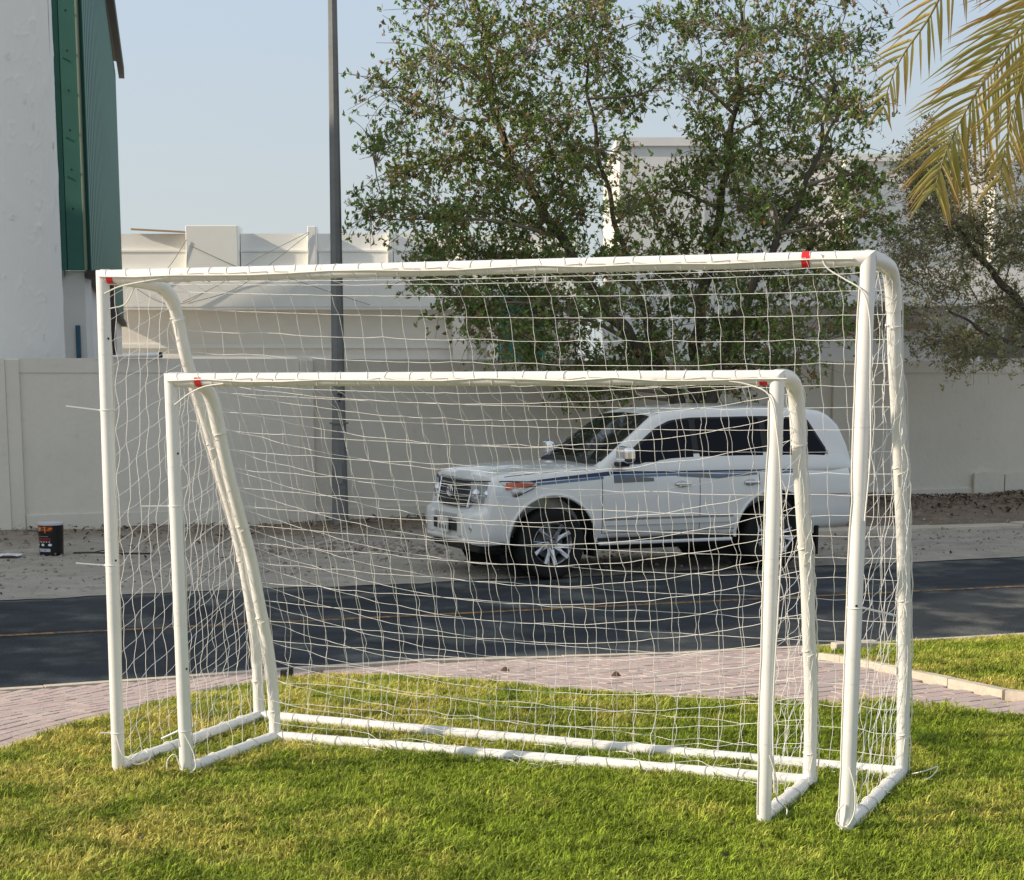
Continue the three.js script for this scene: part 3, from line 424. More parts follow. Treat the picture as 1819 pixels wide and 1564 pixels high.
// ------------------------------------------------------------------ boundary wall, lamp post, buildings
{
  const w = thing('boundary_wall', 'long cream plastered boundary wall across the road behind the car', 'wall'), ang = Math.atan2(-wallDir[1], wallDir[0]);
  const seg = (name, s0, s1, y0, y1, off0, off1, mat, bev = .008) => { const [x, z] = wallPt((s0 + s1) / 2, (off0 + off1) / 2), g = box(s1 - s0, y1 - y0, off1 - off0, 0, 0, 0, bev); const uv = g.attributes.uv; for (let i = 0; i < uv.count; i++) uv.setXY(i, (uv.getX(i) + s0) / 2.4, uv.getY(i) / 2.4); const m = part(w, name, g, mat); m.position.set(x, (y0 + y1) / 2, z); m.rotation.y = ang; return m; };
  const piers = [-12.6, -6.2, .35, 4.49, 8.95, 13.45, 18.2, 24];
  for (let i = 0; i + 1 < piers.length; i++) { seg('wall_panel', piers[i], piers[i + 1] - .002, -.6, 2.16 - (i === 2 ? .012 : 0) + (i === 4 ? .006 : 0), -.2, 0, M.plaster, .012); seg('skirting', piers[i] + .01, piers[i + 1] - .01, -.6, .02 + rr(-.02, .03), .002, .028, M.plaster); }
  for (let i = 2; i + 1 < piers.length; i++) seg('coping', piers[i] + .002, piers[i + 1] - .195, 1.97, 2.168, .0025, .014, M.plaster, .003);
  piers.forEach((s, i) => { if (i) seg('pier', s - .19, s + .0, -.6, 2.15, .004, i === 2 ? .05 : .07, M.plaster); });
  seg('wall_panel', -6.0, .158, -.6, 2.17, .01, .072, M.plaster);
  // broken skirting at the right: slabs of old render standing off the wall
  let s = 16.1; while (s < 22.5) { const l = rr(.5, 1.5), top = .26 + .03 * (s - 16) + rr(-.03, .03); const sh = new THREE.Shape(); const n = 9; sh.moveTo(0, 0); sh.lineTo(l - .03, 0); for (let k = n; k >= 0; k--) sh.lineTo((l - .03) * k / n, top + .32 + rr(-.02, .02)); const g = metricUV(new THREE.ExtrudeGeometry(sh, { depth: .045, bevelEnabled: false }), 2); const [x, z] = wallPt(s, .035), m = part(w, 'render_slab', g, M.plaster, 'cracked old render at the foot of the wall'); m.position.set(x, -.32, z); m.rotation.y = ang; s += l; }
}
{
  const p = V(-2.482, -.30, -26.6), g = thing('lamp_post', 'tall dark grey octagonal steel lamp post beside the boundary wall', 'lamp post', p.toArray(), 0);
  const H = 9.2; const sh = new THREE.CylinderGeometry(.052, .106, H, 8, 1); sh.translate(0, H / 2, 0); part(g, 'shaft', metricUV(toCreasedNormals(sh, .3), .6), M.pole);
  part(g, 'base_sleeve', metricUV(toCreasedNormals(new THREE.CylinderGeometry(.102, .12, 1.55, 8).translate(0, .78, 0), .3), .6), M.pole); part(g, 'base_plate', box(.42, .03, .42, 0, .04, 0, .004), M.pole); part(g, 'footing', box(.62, .1, .56, -.05, -.02, .05, .012), M.concrete);
  for (const [x, z] of [[.16, .16], [-.16, .16], [.16, -.16], [-.16, -.16]]) part(g, 'bolt', new THREE.CylinderGeometry(.018, .018, .07, 6).translate(x, .08, z), M.pole);
  part(g, 'service_door', box(.085, .3, .012, .01, .85, .117, .004), M.pole); part(g, 'clamp', new THREE.TorusGeometry(.128, .012, 6, 16).rotateX(Math.PI / 2).translate(0, 1.56, 0), M.pole);
  const s7 = new THREE.Shape(); [[0, .12], [.075, .12], [.075, .1], [.035, 0], [.013, 0], [.052, .1], [0, .1]].forEach(([x, y], i) => i ? s7.lineTo(x, y) : s7.moveTo(x, y)); const n7 = new THREE.ExtrudeGeometry(s7, { depth: .002, bevelEnabled: false }); n7.rotateY(.18); n7.translate(-.01, 1.86, .118); part(g, 'number', n7, M.hole, 'black painted numeral seven');
  part(g, 'outreach_arm', tubeGeo(spline([V(0, H - .3, 0), V(0, H + .3, .1), V(0, H + .6, .6), V(0, H + .65, 1.4)], 16), .03, 8), M.pole); part(g, 'lantern', new RoundedBoxGeometry(.26, .12, .6, 2, .04).translate(0, H + .63, 1.65), M.pole);
}
{ // tall round stack wrapped in white sheeting
  const t = thing('wrapped_stack', 'tall round white stack wrapped in creased peeling sheeting, left edge', 'stack', [-8.52, 0, -28.2]);
  const Rr = 1.72, H = 13.5; const bump = (a, y) => { const seam = Math.exp(-Math.pow(((y * .55 + .25 * Math.sin(a * 2) + 9) % 1 - .5) * 14, 2)); const w1 = fbm(a * 2.2 + 3, y * 1.1, 3), w2 = fbm(a * 4 + 11, y * 2.4, 3), m = fbm(a * 1.3, y * .5 + 5, 3); return .010 * (fbm(a * 2, y * .8, 3) - .5) + .012 * seam * fbm(a * 9, y * 5, 3) + .008 * Math.max(0, 1 - Math.abs(w1 - .5) * 44) * clamp(m * 4 - 1.6, 0, 1) + .008 * Math.max(0, 1 - Math.abs(w2 - .5) * 34) * clamp(m * 5 - 2.3, 0, 1); };
  part(t, 'sheeting', gridGeo(420, 560, (u, v) => { const a = u * Math.PI * 2, y = -.6 + v * H, r = Rr + bump(a * 2, y); return [Math.cos(a) * r, y, Math.sin(a) * r, a * Rr, y]; }, 2.2), M.wrap);
  for (let k = 0; k < 30; k++) { const a = rr(-.1, 1.9), y = rr(1.9, 8.5), w = rr(.015, .05), h = rr(.04, .15), g = gridGeo(4, 4, (u, v) => { const aa = a + (u - .5) * w * (1 - .7 * v) / Rr * 2, r = Rr + .012 + .014 * v * v * (.5 + u), q = rr(-.004, .004); return [Math.cos(aa) * r, y + v * h + q, Math.sin(aa) * r]; }, .5); part(t, 'peeling_flap', g, M.wrap); }
  const seam = []; for (let k = 0; k < 60; k++) seam.push(V(Math.cos(.95 + .02 * Math.sin(k)) * (Rr + .012), k * .22 - .4, Math.sin(.95 + .02 * Math.sin(k)) * (Rr + .012))); part(t, 'seam', tubeGeo(seam, .018, 5), M.wrap);
  part(t, 'cap', new THREE.CylinderGeometry(Rr + .05, Rr + .05, .12, 40).translate(0, H - .55, 0), M.wrap);
}
{ // hangar: white lower walls, green ribbed sheeting above
  const g = thing('hangar', 'hangar with green ribbed metal cladding over white lower walls', 'hangar'); const x0 = -6.98, z0 = -31, x1 = -13.1, z1 = -63, yb = 3.64, yt = 11.7; const dx = x1 - x0, dz = z1 - z0, L = Math.hypot(dx, dz), ux = dx / L, uz = dz / L, px = -uz, pz = ux;   // p points out to the right
  const rib = s => { const f = ((s % 1) + 1) % 1; return f < .12 ? f / .12 : f < .3 ? 1 : f < .42 ? (.42 - f) / .12 : 0; };
  const strip = (s0, s1, pt, y0, y1) => { const pos = [], idx = [], uv = [], st = []; for (let s = s0; s < s1; s += 1) for (const f of [0, .12, .3, .42]) if (s + f <= s1) st.push(s + f); st.push(s1); st.forEach((s, k) => { const p = pt(s, rib(s) * .09); for (const y of [y0, y1]) { pos.push(p[0], y, p[1]); uv.push(s / 3, y / 3); } if (k) { const a = k * 2; idx.push(a - 2, a - 1, a, a, a - 1, a + 1); } }); const q = new THREE.BufferGeometry(); q.setAttribute('position', new THREE.Float32BufferAttribute(pos, 3)); q.setAttribute('uv', new THREE.Float32BufferAttribute(uv, 2)); q.setIndex(idx); const n = q.toNonIndexed(); n.computeVertexNormals(); return n; };
  for (let s = 0; s < L - .1; s += 4) part(g, 'side_sheet', strip(s, Math.min(s + 4, L), (a, o) => [x0 + ux * a + px * (-.02 - o), z0 + uz * a + pz * (-.02 - o)].map((v, i) => v + [px, pz][i] * .06), yb, yt), M.green);
  const fr = [[-.34, 0], [-.62, .05], [-1.02, .02], [-2.1, .05], [-3.2, .02], [-4.3, .05]];   // front sheets, each lapped over the next
  for (let i = 0; i + 1 < fr.length; i++) part(g, 'front_sheet', bx(x0 + fr[i + 1][0], x0 + fr[i][0] - .012, yb, yt + 1, z0 - .08, z0 + .01 + fr[i][1]), M.green);
  part(g, 'front_sheet', bx(x0 - .33, x0 - .06, yb, yt + 1, z0 - .08, z0 + .03), M.green);
  part(g, 'corner_trim', bx(x0 - .055, x0 - .02, yb - .03, yt + .4, z0 - .06, z0 + .06, .008), M.greenTrim);
  for (let k = 0; k < 14; k++) { const y = 4 + k * .62; for (const xx of [-.2, -.5, -.75]) if (hash(k, Math.round(xx * 100)) > .55) part(g, 'screw', new THREE.CylinderGeometry(.018, .018, .02, 8).rotateX(Math.PI / 2).translate(x0 + xx, y, z0 + .08), M.hole); }
  const beam = (a, b, w, h, name, m) => part(g, name, bar(a, b, w, h), m);
  beam(V(x0 + px * .05, yb - .06, z0 + .05), V(x1 + px * .05, yb - .06, z1), .16, .12, 'soffit_trim', M.darkTrim); beam(V(x0 - .4, yb - .05, z0 + .0), V(x0 - 6, yb - .05, z0 + .0), .12, .1, 'soffit_trim', M.greenTrim);
  beam(V(x0 + px * .14, yt + .1, z0 + .4), V(x1 + px * .14, yt + .1, z1 - .5), .18, .34, 'eaves_gutter', M.darkTrim);
  part(g, 'lower_wall', bx(x0 - 9, x0 - .1, -.6, yb, z0 - .6, z0 - .12), M.whiteWall); { const a = V(x0 - .3, 0, z0 - .3), b = V(x1 - .2, 0, z1), q = bar(V(a.x, 1.5, a.z), V(b.x, 1.5, b.z), .3, 4.2); part(g, 'lower_wall', q, M.whiteWall); }
  part(g, 'door', bx(x0 - .27, x0 - .2, .5, 2.75, z0 - .12, z0 - .06), std({ color: C(.03, .10, .16), roughness: .5 }), 'dark blue door'); part(g, 'downpipe', new THREE.CylinderGeometry(.06, .06, 4.2, 10).translate(x0 + .1, 1.6, z0 - 1.2), M.darkTrim);
  part(g, 'roof', (() => { const q = new THREE.BufferGeometry(); q.setAttribute('position', new THREE.Float32BufferAttribute([x0 + .2, yt + .35, z0 + .4, x1 + .2, yt + .35, z1, x0 - 9, yt + 3.2, z0 + .4, x1 - 9, yt + 3.2, z1, x0 - 18, yt + .35, z0 + .4, x1 - 18, yt + .35, z1], 3)); q.setIndex([0, 1, 2, 2, 1, 3, 2, 3, 4, 4, 3, 5]); q.computeVertexNormals(); return metricUV(q); })(), M.darkTrim);
}
{ // long flat villa far behind the wall
  const g = thing('villa', 'long low cream villa with stepped parapet blocks beyond the wall', 'villa', [0, 0, -66], -.012); const P = (n, a, m = M.villa) => part(g, n, bx(...a, n === 'parapet_block' || n === 'parapet_post' ? .03 : 0), m);
  P('fascia', [-15, 2.4, 4.29, 5.56, -1.4, 0]); P('soffit', [-15, 2.39, 4.2, 4.287, -5, -.02]); P('facade', [-15, 2.3, -.6, 4.3, -7, -.7], M.villaSand); P('roof_slab', [-15, 2.3, 5.4, 5.7, -12, -1.41]);
  const bays = [[-15, -11.46], [-9.6, -7.18], [-6.86, -4.36], [-4.2, -1.8], [-1.6, 2.3]];
  for (const [a, b] of bays) { P('parapet_panel', [a, b, 5.565, 6.84, -.75, -.5]); P('panel_ledge', [a + .02, b - .02, 6.2, 6.26, -.498, -.33]); P('panel_sill', [a, b, 5.5, 5.563, -.9, .0]); P('panel_face', [a + .02, b - .02, 5.565, 6.19, -.497, -.36]); }
  P('parapet_block', [-11.45, -9.62, 5.565, 7.09, -1.2, .02]); P('parapet_post', [-7.17, -6.87, 5.565, 7.06, -.9, .02]); P('parapet_post', [-4.35, -4.21, 5.565, 6.9, -.9, .02]); P('parapet_post', [-1.79, -1.61, 5.565, 6.9, -.9, .02]);
  part(g, 'roof_sheet', bar(V(-13.3, 7.02, -1.0), V(-11.5, 6.9, -.6), 1.3, .07), std({ color: C(.30, .20, .13), roughness: .8 }), 'tilted brown roof sheet');
  P('string_course', [-15, 2.3, 2.86, 3.0, -.698, -.62], M.villa); P('plinth_band', [-15, 2.3, 2.42, 2.62, -.698, -.64], M.villa);
  P('column', [-2.1, -1.6, -.6, 4.19, -.6, -.1], M.villaSand); P('column', [-.9, -.5, -.6, 4.19, -.6, -.1], M.villaSand); P('column', [1.6, 2.0, -.6, 4.19, -.6, -.1], M.villaSand);
  for (const x of [-12.5, -8.6, -5.2]) { P('window', [x, x + 1.1, 1.1, 2.3, -.698, -.66], M.windowGlass); P('window_sill', [x - .08, x + 1.18, 1.0, 1.095, -.699, -.55]); }
  const cab = pts => part(g, 'cable', tubeGeo(spline(pts.map(p => V(...p)), 16), .013, 5), M.wire);
  cab([[-11.4, 6.6, .06], [-12.1, 5.6, .1], [-12.6, 5.2, .1]]); cab([[-11.3, 6.4, .06], [-10.2, 5.9, .1], [-8.8, 5.3, .1]]); cab([[-7.1, 6.85, .06], [-9.0, 5.9, .2], [-10.2, 5.1, .1], [-11.6, 4.45, .1]]); cab([[-7.1, 6.8, .06], [-8.4, 5.8, .2], [-9.7, 4.9, .2], [-11.4, 4.4, .1]]); cab([[-13.2, 4.9, .1], [-12.4, 4.45, .1], [-11.6, 4.4, .1], [-10.6, 4.9, .1]]); cab([[-8.2, 5.4, .1], [-6.4, 4.8, .15], [-5.0, 4.35, .1]]);
}
{ // green mesh gate seen through the tree
  const g = thing('mesh_gate', 'green metal mesh gate glimpsed through the tree leaves', 'gate', [-.35, 0, -52]); const gm = std({ color: C(.05, .22, .17), roughness: .6 });
  for (const x of [0, .62, 1.24]) part(g, 'upright', bx(x - .03, x + .03, -.6, 4.3, -.03, .03), gm); for (const y of [2.5, 3.4, 4.27]) part(g, 'rail', bx(.03, 1.21, y - .03, y + .03, -.02, .02), gm); for (let k = 1; k < 9; k++) part(g, 'mesh_bar', bx(k * .135 - .012, k * .135 + .012, .6, 4.24, .021, .035), gm); part(g, 'infill_sheet', bx(.04, 1.2, .6, 4.2, -.035, -.021), gm);
}
{ // white block on the right, behind the trees
  const g = thing('white_building', 'tall white flat roofed building behind the trees at right', 'building', [0, 0, -52]); const P = (n, a, m = M.whiteWall, b = 0) => part(g, n, bx(...a, b), m);
  P('wall', [2.95, 5.3, -.6, 8.1, -9, 0]); P('wall', [5.302, 19, -.6, 7.75, -9, -.5]); P('parapet', [2.85, 5.4, 8.1, 8.32, -9, .1]); P('parapet', [5.402, 19, 7.75, 7.95, -9, -.4]); for (const x of [9.1, 13.2, 16.8]) P('pilaster', [x, x + .3, -.6, 7.74, -.498, .25]); P('ledge', [5.41, 19, 5.2, 5.35, -.497, -.3]);
}
{ // lower annex with a canopy
  const g = thing('annex', 'low white annex with a flat canopy above the wall at right', 'building', [0, 0, -40]); const P = (n, a, m = M.whiteWall) => part(g, n, bx(...a), m);
  P('canopy', [5.0, 16, 3.36, 4.12, -4, .9]); P('wall', [5.6, 16, -.6, 3.355, -4, -.4]); P('beam', [6.7, 8.9, 2.92, 3.02, -.398, .1], std({ color: C(.30, .22, .15), roughness: .8 })); P('column', [5.1, 5.45, -.6, 3.35, .2, .55]); P('column', [9.6, 9.95, -.6, 3.35, .2, .55]);
  for (const x of [9.98, 10.62]) { P('window', [x, x + .52, 2.3, 2.95, -.398, -.36], M.windowGlass); P('window_frame', [x - .06, x - .002, 2.24, 3.0, -.398, -.34]); }
}
{ // pitched-roof warehouse further up the street; its shadow lies over the road and the car
  const g = thing('warehouse', 'large pitched roof warehouse up the street, out of frame left', 'warehouse', [-32, 0, 0]); const sh = new THREE.Shape(); [[8.3, -.6], [8.3, 14.6], [18.5, 21.4], [30, 14.6], [30, -.6]].forEach(([x, y], i) => i ? sh.lineTo(x, y) : sh.moveTo(x, y)); const q = new THREE.ExtrudeGeometry(sh, { depth: 26, bevelEnabled: false }); q.rotateY(Math.PI / 2); q.translate(-26, 0, 0); part(g, 'walls', metricUV(q, 2.4), M.villa);
  part(g, 'roof', bar(V(-13, 14.6, -8.2), V(-13, 21.5, -18.5), 26.6, .2), M.greenTrim); part(g, 'roof', bar(V(-13, 21.5, -18.5), V(-13, 14.5, -30.3), 26.6, .2), M.greenTrim); part(g, 'door', bx(.002, .06, -.6, 4.2, -24, -19), M.green);
}
{ // drain spout over the wall, paint pail, litter
  const s = thing('drain_spout', 'white plastic pipe with a black end lying along the wall top', 'pipe', [0, 0, 0]); const a = V(-5.62, 2.185, -25.75), b = V(-4.93, 2.215, -26.03); part(s, 'tube', tubeGeo([a, a.clone().lerp(b, .5), b], k => lerp(.018, .036, k), 12, true), M.tie); const d = b.clone().sub(a).normalize(); part(s, 'end_cap', tubeGeo([b, b.clone().addScaledVector(d, .05)], .04, 12, true), M.blackPlastic);
}
{
  const cv = document.createElement('canvas'); cv.width = 512; cv.height = 256; const c = cv.getContext('2d'); c.fillStyle = '#0b0a0c'; c.fillRect(0, 0, 512, 256);
  const r = rngOf(5); for (const ox of [0, 256]) {   // the printed front, twice round the pail
    c.fillStyle = '#7a1c10'; c.fillRect(ox + 52, 12, 150, 44); c.fillStyle = '#d8802a'; for (let k = 0; k < 26; k++) c.fillRect(ox + 56 + r() * 138, 16 + r() * 30, 5 + r() * 16, 4 + r() * 7); c.fillStyle = '#f2dca0'; for (let k = 0; k < 14; k++) c.fillRect(ox + 58 + r() * 60, 26 + r() * 18, 4 + r() * 10, 3 + r() * 5); c.fillStyle = '#e8a040'; c.fillRect(ox + 150, 14, 5, 54);
    c.fillStyle = '#9a9a9c'; c.fillRect(ox + 84, 94, 88, 4); c.fillStyle = '#7c1620'; c.fillRect(ox + 58, 108, 130, 22); c.fillStyle = '#d8d8d8'; for (let k = 0; k < 7; k++) c.fillRect(ox + 60 + k * 19, 136, 9, 9); c.fillStyle = '#e8eaee'; for (let k = 0; k < 3; k++) { c.beginPath(); c.ellipse(ox + 78 + k * 52, 165, 13, 11, 0, 0, 6.3); c.fill(); } c.fillStyle = '#c2c6d2'; c.fillRect(ox + 84, 196, 100, 26); c.fillStyle = '#6a7088'; for (let k = 0; k < 8; k++) c.fillRect(ox + 90 + r() * 80, 200 + r() * 16, 10, 3);
  }
  const t = new THREE.CanvasTexture(cv); t.colorSpace = THREE.SRGBColorSpace;
  const g = thing('paint_pail', 'black paint pail with red and white label on the sandy verge', 'pail', [-5.8, -.295, -23.1], -2.1); const body = new THREE.CylinderGeometry(.158, .148, .39, 36, 1, true); body.translate(0, .195, 0); part(g, 'body', body, std({ map: t, roughness: .35 })); part(g, 'base', new THREE.CylinderGeometry(.148, .148, .012, 36).translate(0, .006, 0), M.blackPlastic);
  part(g, 'lid', (() => { const l = new THREE.LatheGeometry([[0, .005], [.13, .0], [.15, .012], [.166, .012], [.166, -.018], [.158, -.02]].map(([x, y]) => new THREE.Vector2(x, y)), 36); l.translate(0, .4, 0); return l; })(), std({ color: C(.55, .55, .56), roughness: .5 }), 'pale grey lid'); part(g, 'handle', tubeGeo([...Array(21)].map((_, k) => { const a = k / 20 * Math.PI; return V(Math.cos(a) * .168, .34 - Math.sin(a) * .12, Math.sin(a) * .13); }), .004, 6), M.pole);
}
{
  const pg = gridGeo(8, 6, (u, v) => { const f = .03 * (hash(Math.round(u * 8), Math.round(v * 6)) - .5); return [(u - .5) * .34 + f, .012 + .05 * fbm(u * 3, v * 3, 2), (v - .5) * .26 + f]; }); const m = new THREE.Mesh(pg, std({ color: C(.72, .74, .78) })); m.name = 'paper_scrap'; m.position.set(-6.28, -.3, -22.8); tag(m, 'crumpled white paper scrap on the verge at the left edge', 'litter'); scene.add(m);
  const k = thing('concrete_block', 'pair of small grey concrete blocks at the corner of the far lawn', 'block', [2.5, hOf(2.5, -13.6) + .0, -13.62], .25); part(k, 'block', box(.17, .1, .1, -.03, .055, .03, .008), M.concrete); part(k, 'block', box(.19, .1, .1, .16, .055, -.02, .008), M.concrete);
  const b = new THREE.Mesh(mergeGeometries([box(.09, .075, .06, 0, .037, 0, .006), box(.03, .02, .07, .03, .085, 0, .004)]), M.blackPlastic); b.name = 'valve_box'; b.position.set(-1.62, hOf(-1.62, -13.05), -13.05); tag(b, 'small black plastic box at the lawn corner beside the goal', 'box'); scene.add(b);
  for (const [x, z, l] of [[.7, -12.2, 'small dry brown leaf lying on the paving right of centre'], [-.05, -13.2, 'small dry brown leaf lying on the paving near the kerb']]) { const lf = new THREE.Mesh(gridGeo(4, 3, (u, v) => [(u - .5) * .07, .008 + .03 * Math.sin(u * 3.1) * (1 - v), (v - .5) * .045 * Math.sin(u * 3.14 + .01)]), std({ color: C(.09, .045, .03) })); lf.name = numbered('dry_leaf'); lf.position.set(x, hOf(x, z), z); tag(lf, l, 'leaf'); scene.add(lf); }
  const st = thing('dry_branch', 'dark dry branch lying on the sand beside the paint pail', 'branch', [-5.5, -.28, -23.0]); part(st, 'stick', tubeGeo(spline([V(0, .02, 0), V(.25, .03, .05), V(.5, .015, .0), V(1.0, .02, .08)], 14), .012, 6, true), M.bark); part(st, 'twig', tubeGeo(spline([V(.25, .03, .05), V(.4, .05, -.08), V(.62, .03, -.1)], 8), .007, 5, true), M.bark);
}
function scatter(name, label, cat, geo, mat, n, place, color) {
  const m = new THREE.InstancedMesh(geo, mat, n), d = new THREE.Object3D(), c = new THREE.Color(); m.name = numbered(name); m.castShadow = m.receiveShadow = true; tag(m, label, cat, null, 'stuff');
  for (let i = 0; i < n; i++) { const [x, y, z, s, sy] = place(i); d.position.set(x, y, z); d.rotation.set(rr(-.5, .5), rr(0, 6.28), rr(-.5, .5)); d.scale.set(s * rr(.7, 1.4), (sy ?? s) * rr(.6, 1.2), s * rr(.7, 1.4)); d.updateMatrix(); m.setMatrixAt(i, d.matrix); m.setColorAt(i, c.setRGB(...color(i))); } scene.add(m); return m;
}
{ // stones and dry litter on the verge
  const ray = new THREE.Raycaster(); const vp = verge.geometry.attributes.position, cells = new Map(); for (let i = 0; i < vp.count; i++) { const k = Math.round(vp.getX(i) * 4) + ',' + Math.round(vp.getZ(i) * 4); if (!cells.has(k)) cells.set(k, vp.getY(i)); } const vy = (x, z) => cells.get(Math.round(x * 4) + ',' + Math.round(z * 4)) ?? YR + .02;
  const rock = new THREE.IcosahedronGeometry(1, 1); { const p = rock.attributes.position; for (let i = 0; i < p.count; i++) { const f = .75 + .5 * hash(Math.round(p.getX(i) * 50), Math.round(p.getY(i) * 50), Math.round(p.getZ(i) * 50)); p.setXYZ(i, p.getX(i) * f, p.getY(i) * f, p.getZ(i) * f); } rock.computeVertexNormals(); }
  scatter('rubble', 'heap of broken stone chips around the lamp post foot', 'rubble', rock, M.dry, 900, () => { const g = () => (R() + R() + R() - 1.5) / 1.5; const x = -2.0 + g() * 1.5, z = -23.5 + g() * .8; return [x, vy(x, z) + .005, z, rr(.012, .045)]; }, () => { const v = rr(.22, .5); return [v * 1.05, v * .93, v * .8]; });
  scatter('pebbles', 'scattered pebbles and clods over the sandy verge', 'pebbles', rock, M.dry, 4200, () => { const t = rr(-6, 20), q = -2.7 - 6.9 * Math.pow(R(), .8), [x, z] = XZ(t, q); return [x, vy(x, z), z, rr(.006, .024)]; }, () => { const v = rr(.17, .44); return [v * 1.05, v * .93, v * .78]; });
  const chip = gridGeo(3, 2, (u, v) => [(u - .5) * .11, .012 * Math.sin(u * 3.1), (v - .5) * .035 * Math.sin(u * 3.0 + .1)]);
  scatter('leaf_litter', 'dry brown leaf litter banked along the foot of the wall', 'leaf litter', chip, M.dry, 4600, i => { const s = i % 3 ? rr(6, 22) : rr(-3, 22), [x, z] = wallPt(s, .1 + 2.6 * R() * R()); return [x, vy(x, z) + .01 + .03 * R(), z, rr(.4, 1.3), rr(.6, 3)]; }, () => { const v = rr(.05, .26); return [v * 1.25, v * .92, v * .62]; });
  scatter('leaf_litter', 'dark dry scraps of leaf scattered on the open sand', 'leaf litter', chip, M.dry, 700, () => { const t = rr(-6, 20), q = rr(-8.5, -2.8), [x, z] = XZ(t, q); return [x, vy(x, z) + .012, z, rr(.25, .8)]; }, () => { const v = rr(.06, .26); return [v * 1.2, v, v * .75]; });
}

// ------------------------------------------------------------------ trees and palm
function leafSprig(seed, n, len, wid, spread) {
  const r = rngOf(seed), pos = [], idx = [];
  for (let i = 0; i < n; i++) {
    const a = r() * 6.283, el = (r() - .35) * 1.9, d = V(Math.cos(a) * Math.cos(el), Math.sin(el), Math.sin(a) * Math.cos(el)), o = V((r() - .5) * spread, (r() - .5) * spread, (r() - .5) * spread), side = V(r() - .5, r() - .5, r() - .5).cross(d).normalize(), up = d.clone().cross(side), L = len * (.65 + .6 * r()), w = wid * (.7 + .5 * r()), b = pos.length / 3;
    const q = (f, s, h) => { const p = o.clone().addScaledVector(d, L * f).addScaledVector(side, w * s).addScaledVector(up, w * h); pos.push(p.x, p.y, p.z); }; q(0, 0, 0); q(.45, .5, .22); q(.45, -.5, .22); q(1, 0, -.1); q(.45, 0, 0); idx.push(b, b + 4, b + 1, b, b + 2, b + 4, b + 1, b + 4, b + 3, b + 4, b + 2, b + 3);
  }
  const g = new THREE.BufferGeometry(); g.setAttribute('position', new THREE.Float32BufferAttribute(pos, 3)); g.setIndex(idx); g.computeVertexNormals(); return g;
}
function tree(name, label, base, trunks, blobs, { leaves = 60, seed = 1, len = .085, wid = .036, cols, twigR = .006, spread = .08 }) {
  const g = thing(name, label, 'tree', base.toArray()), off = base.clone().negate(), rnd = rngOf(seed), q = (a, b) => a + (b - a) * rnd(); const wood = new MB(), branch = new MB(), nodes = [], sprigs = [];
  trunks.forEach(([pts, r0, r1]) => { const c = spline(pts.map(p => V(...p)), pts.length * 7).map((p, k) => p.add(V(.03 * Math.sin(k * 1.1 + seed), 0, .05 * Math.sin(k * .8)))); wood.tube(c, k => lerp(r0, r1, Math.pow(k, .8)), 9); c.forEach((p, k) => nodes.push([p, lerp(r0, r1, k / c.length)])); });
  for (const [x, y, z, r, dens = 1] of blobs) {
    const c = V(x, y, z); let best = null, bd = 1e9; for (const n of nodes) { const d = n[0].distanceTo(c) + Math.max(0, n[0].y - c.y + .2) * 1.6; if (d < bd) { bd = d; best = n; } }
    const m = best[0].clone().lerp(c, .5).add(V(q(-.2, .2), q(-.05, .25), q(-.2, .2))); const bp = spline([best[0], m, c], 14), br = Math.min(best[1] * .75, .016 + .014 * r + .004 * bd); branch.tube(bp, k => lerp(br, .009, k), 6); if (r > .45) bp.forEach((p, k) => k > 5 && nodes.push([p, lerp(br, .009, k / 14)]));
    const nt = Math.round(13 + r * 19);
    for (let k = 0; k < nt; k++) {
      const a = q(0, 6.283), cz = q(-1, 1), sr = Math.sqrt(1 - cz * cz), f = q(.5, 1.3), e = c.clone().add(V(Math.cos(a) * sr * r * f, cz * r * f * .9, Math.sin(a) * sr * r * f)), s = bp[Math.floor(q(7, 14.99))], mid = s.clone().lerp(e, .55).add(V(q(-.09, .09), q(-.02, .13), q(-.09, .09))), tp = spline([s, mid, e], 8); branch.tube(tp, h => lerp(twigR, .0028, h), 4);
      const ns = Math.round(leaves / nt * r * 2.2 * dens * (.5 + rnd())); for (let j = 0; j < ns; j++) { const p = tp[Math.floor(q(2.2, 8.99))].clone().add(V(q(-1, 1), q(-1, .8), q(-1, 1)).multiplyScalar(spread * rnd())); sprigs.push(p); }
    }
  }
  wood.geo(); const wg = wood.geo().translate(off.x, off.y, off.z), bg = branch.geo().translate(off.x, off.y, off.z); part(g, 'trunk', wg, M.bark); part(g, 'branches', bg, M.twig);
  const geos = [leafSprig(seed, 4, len, wid, .06), leafSprig(seed + 1, 4, len * .9, wid, .09)], d = new THREE.Object3D(), col = new THREE.Color();
  geos.forEach((lg, k) => { const list = sprigs.filter((_, i) => i % 2 === k), m = new THREE.InstancedMesh(lg, M.leaf, list.length); m.name = 'crown'; m.castShadow = m.receiveShadow = true; m.userData.kind = 'stuff'; list.forEach((p, i) => { d.position.copy(p).add(off); d.rotation.set(q(-.9, .9), q(0, 6.28), q(-.9, .9)); const s = q(.7, 1.25); d.scale.set(s, s, s); d.updateMatrix(); m.setMatrixAt(i, d.matrix); const c = cols[Math.floor(Math.pow(rnd(), 1.5) * cols.length)], b = q(.7, 1.3); m.setColorAt(i, col.setRGB(c[0] * b, c[1] * b, c[2] * b)); }); g.add(m); });
  console.log(name, 'sprigs', sprigs.length); return g;
}
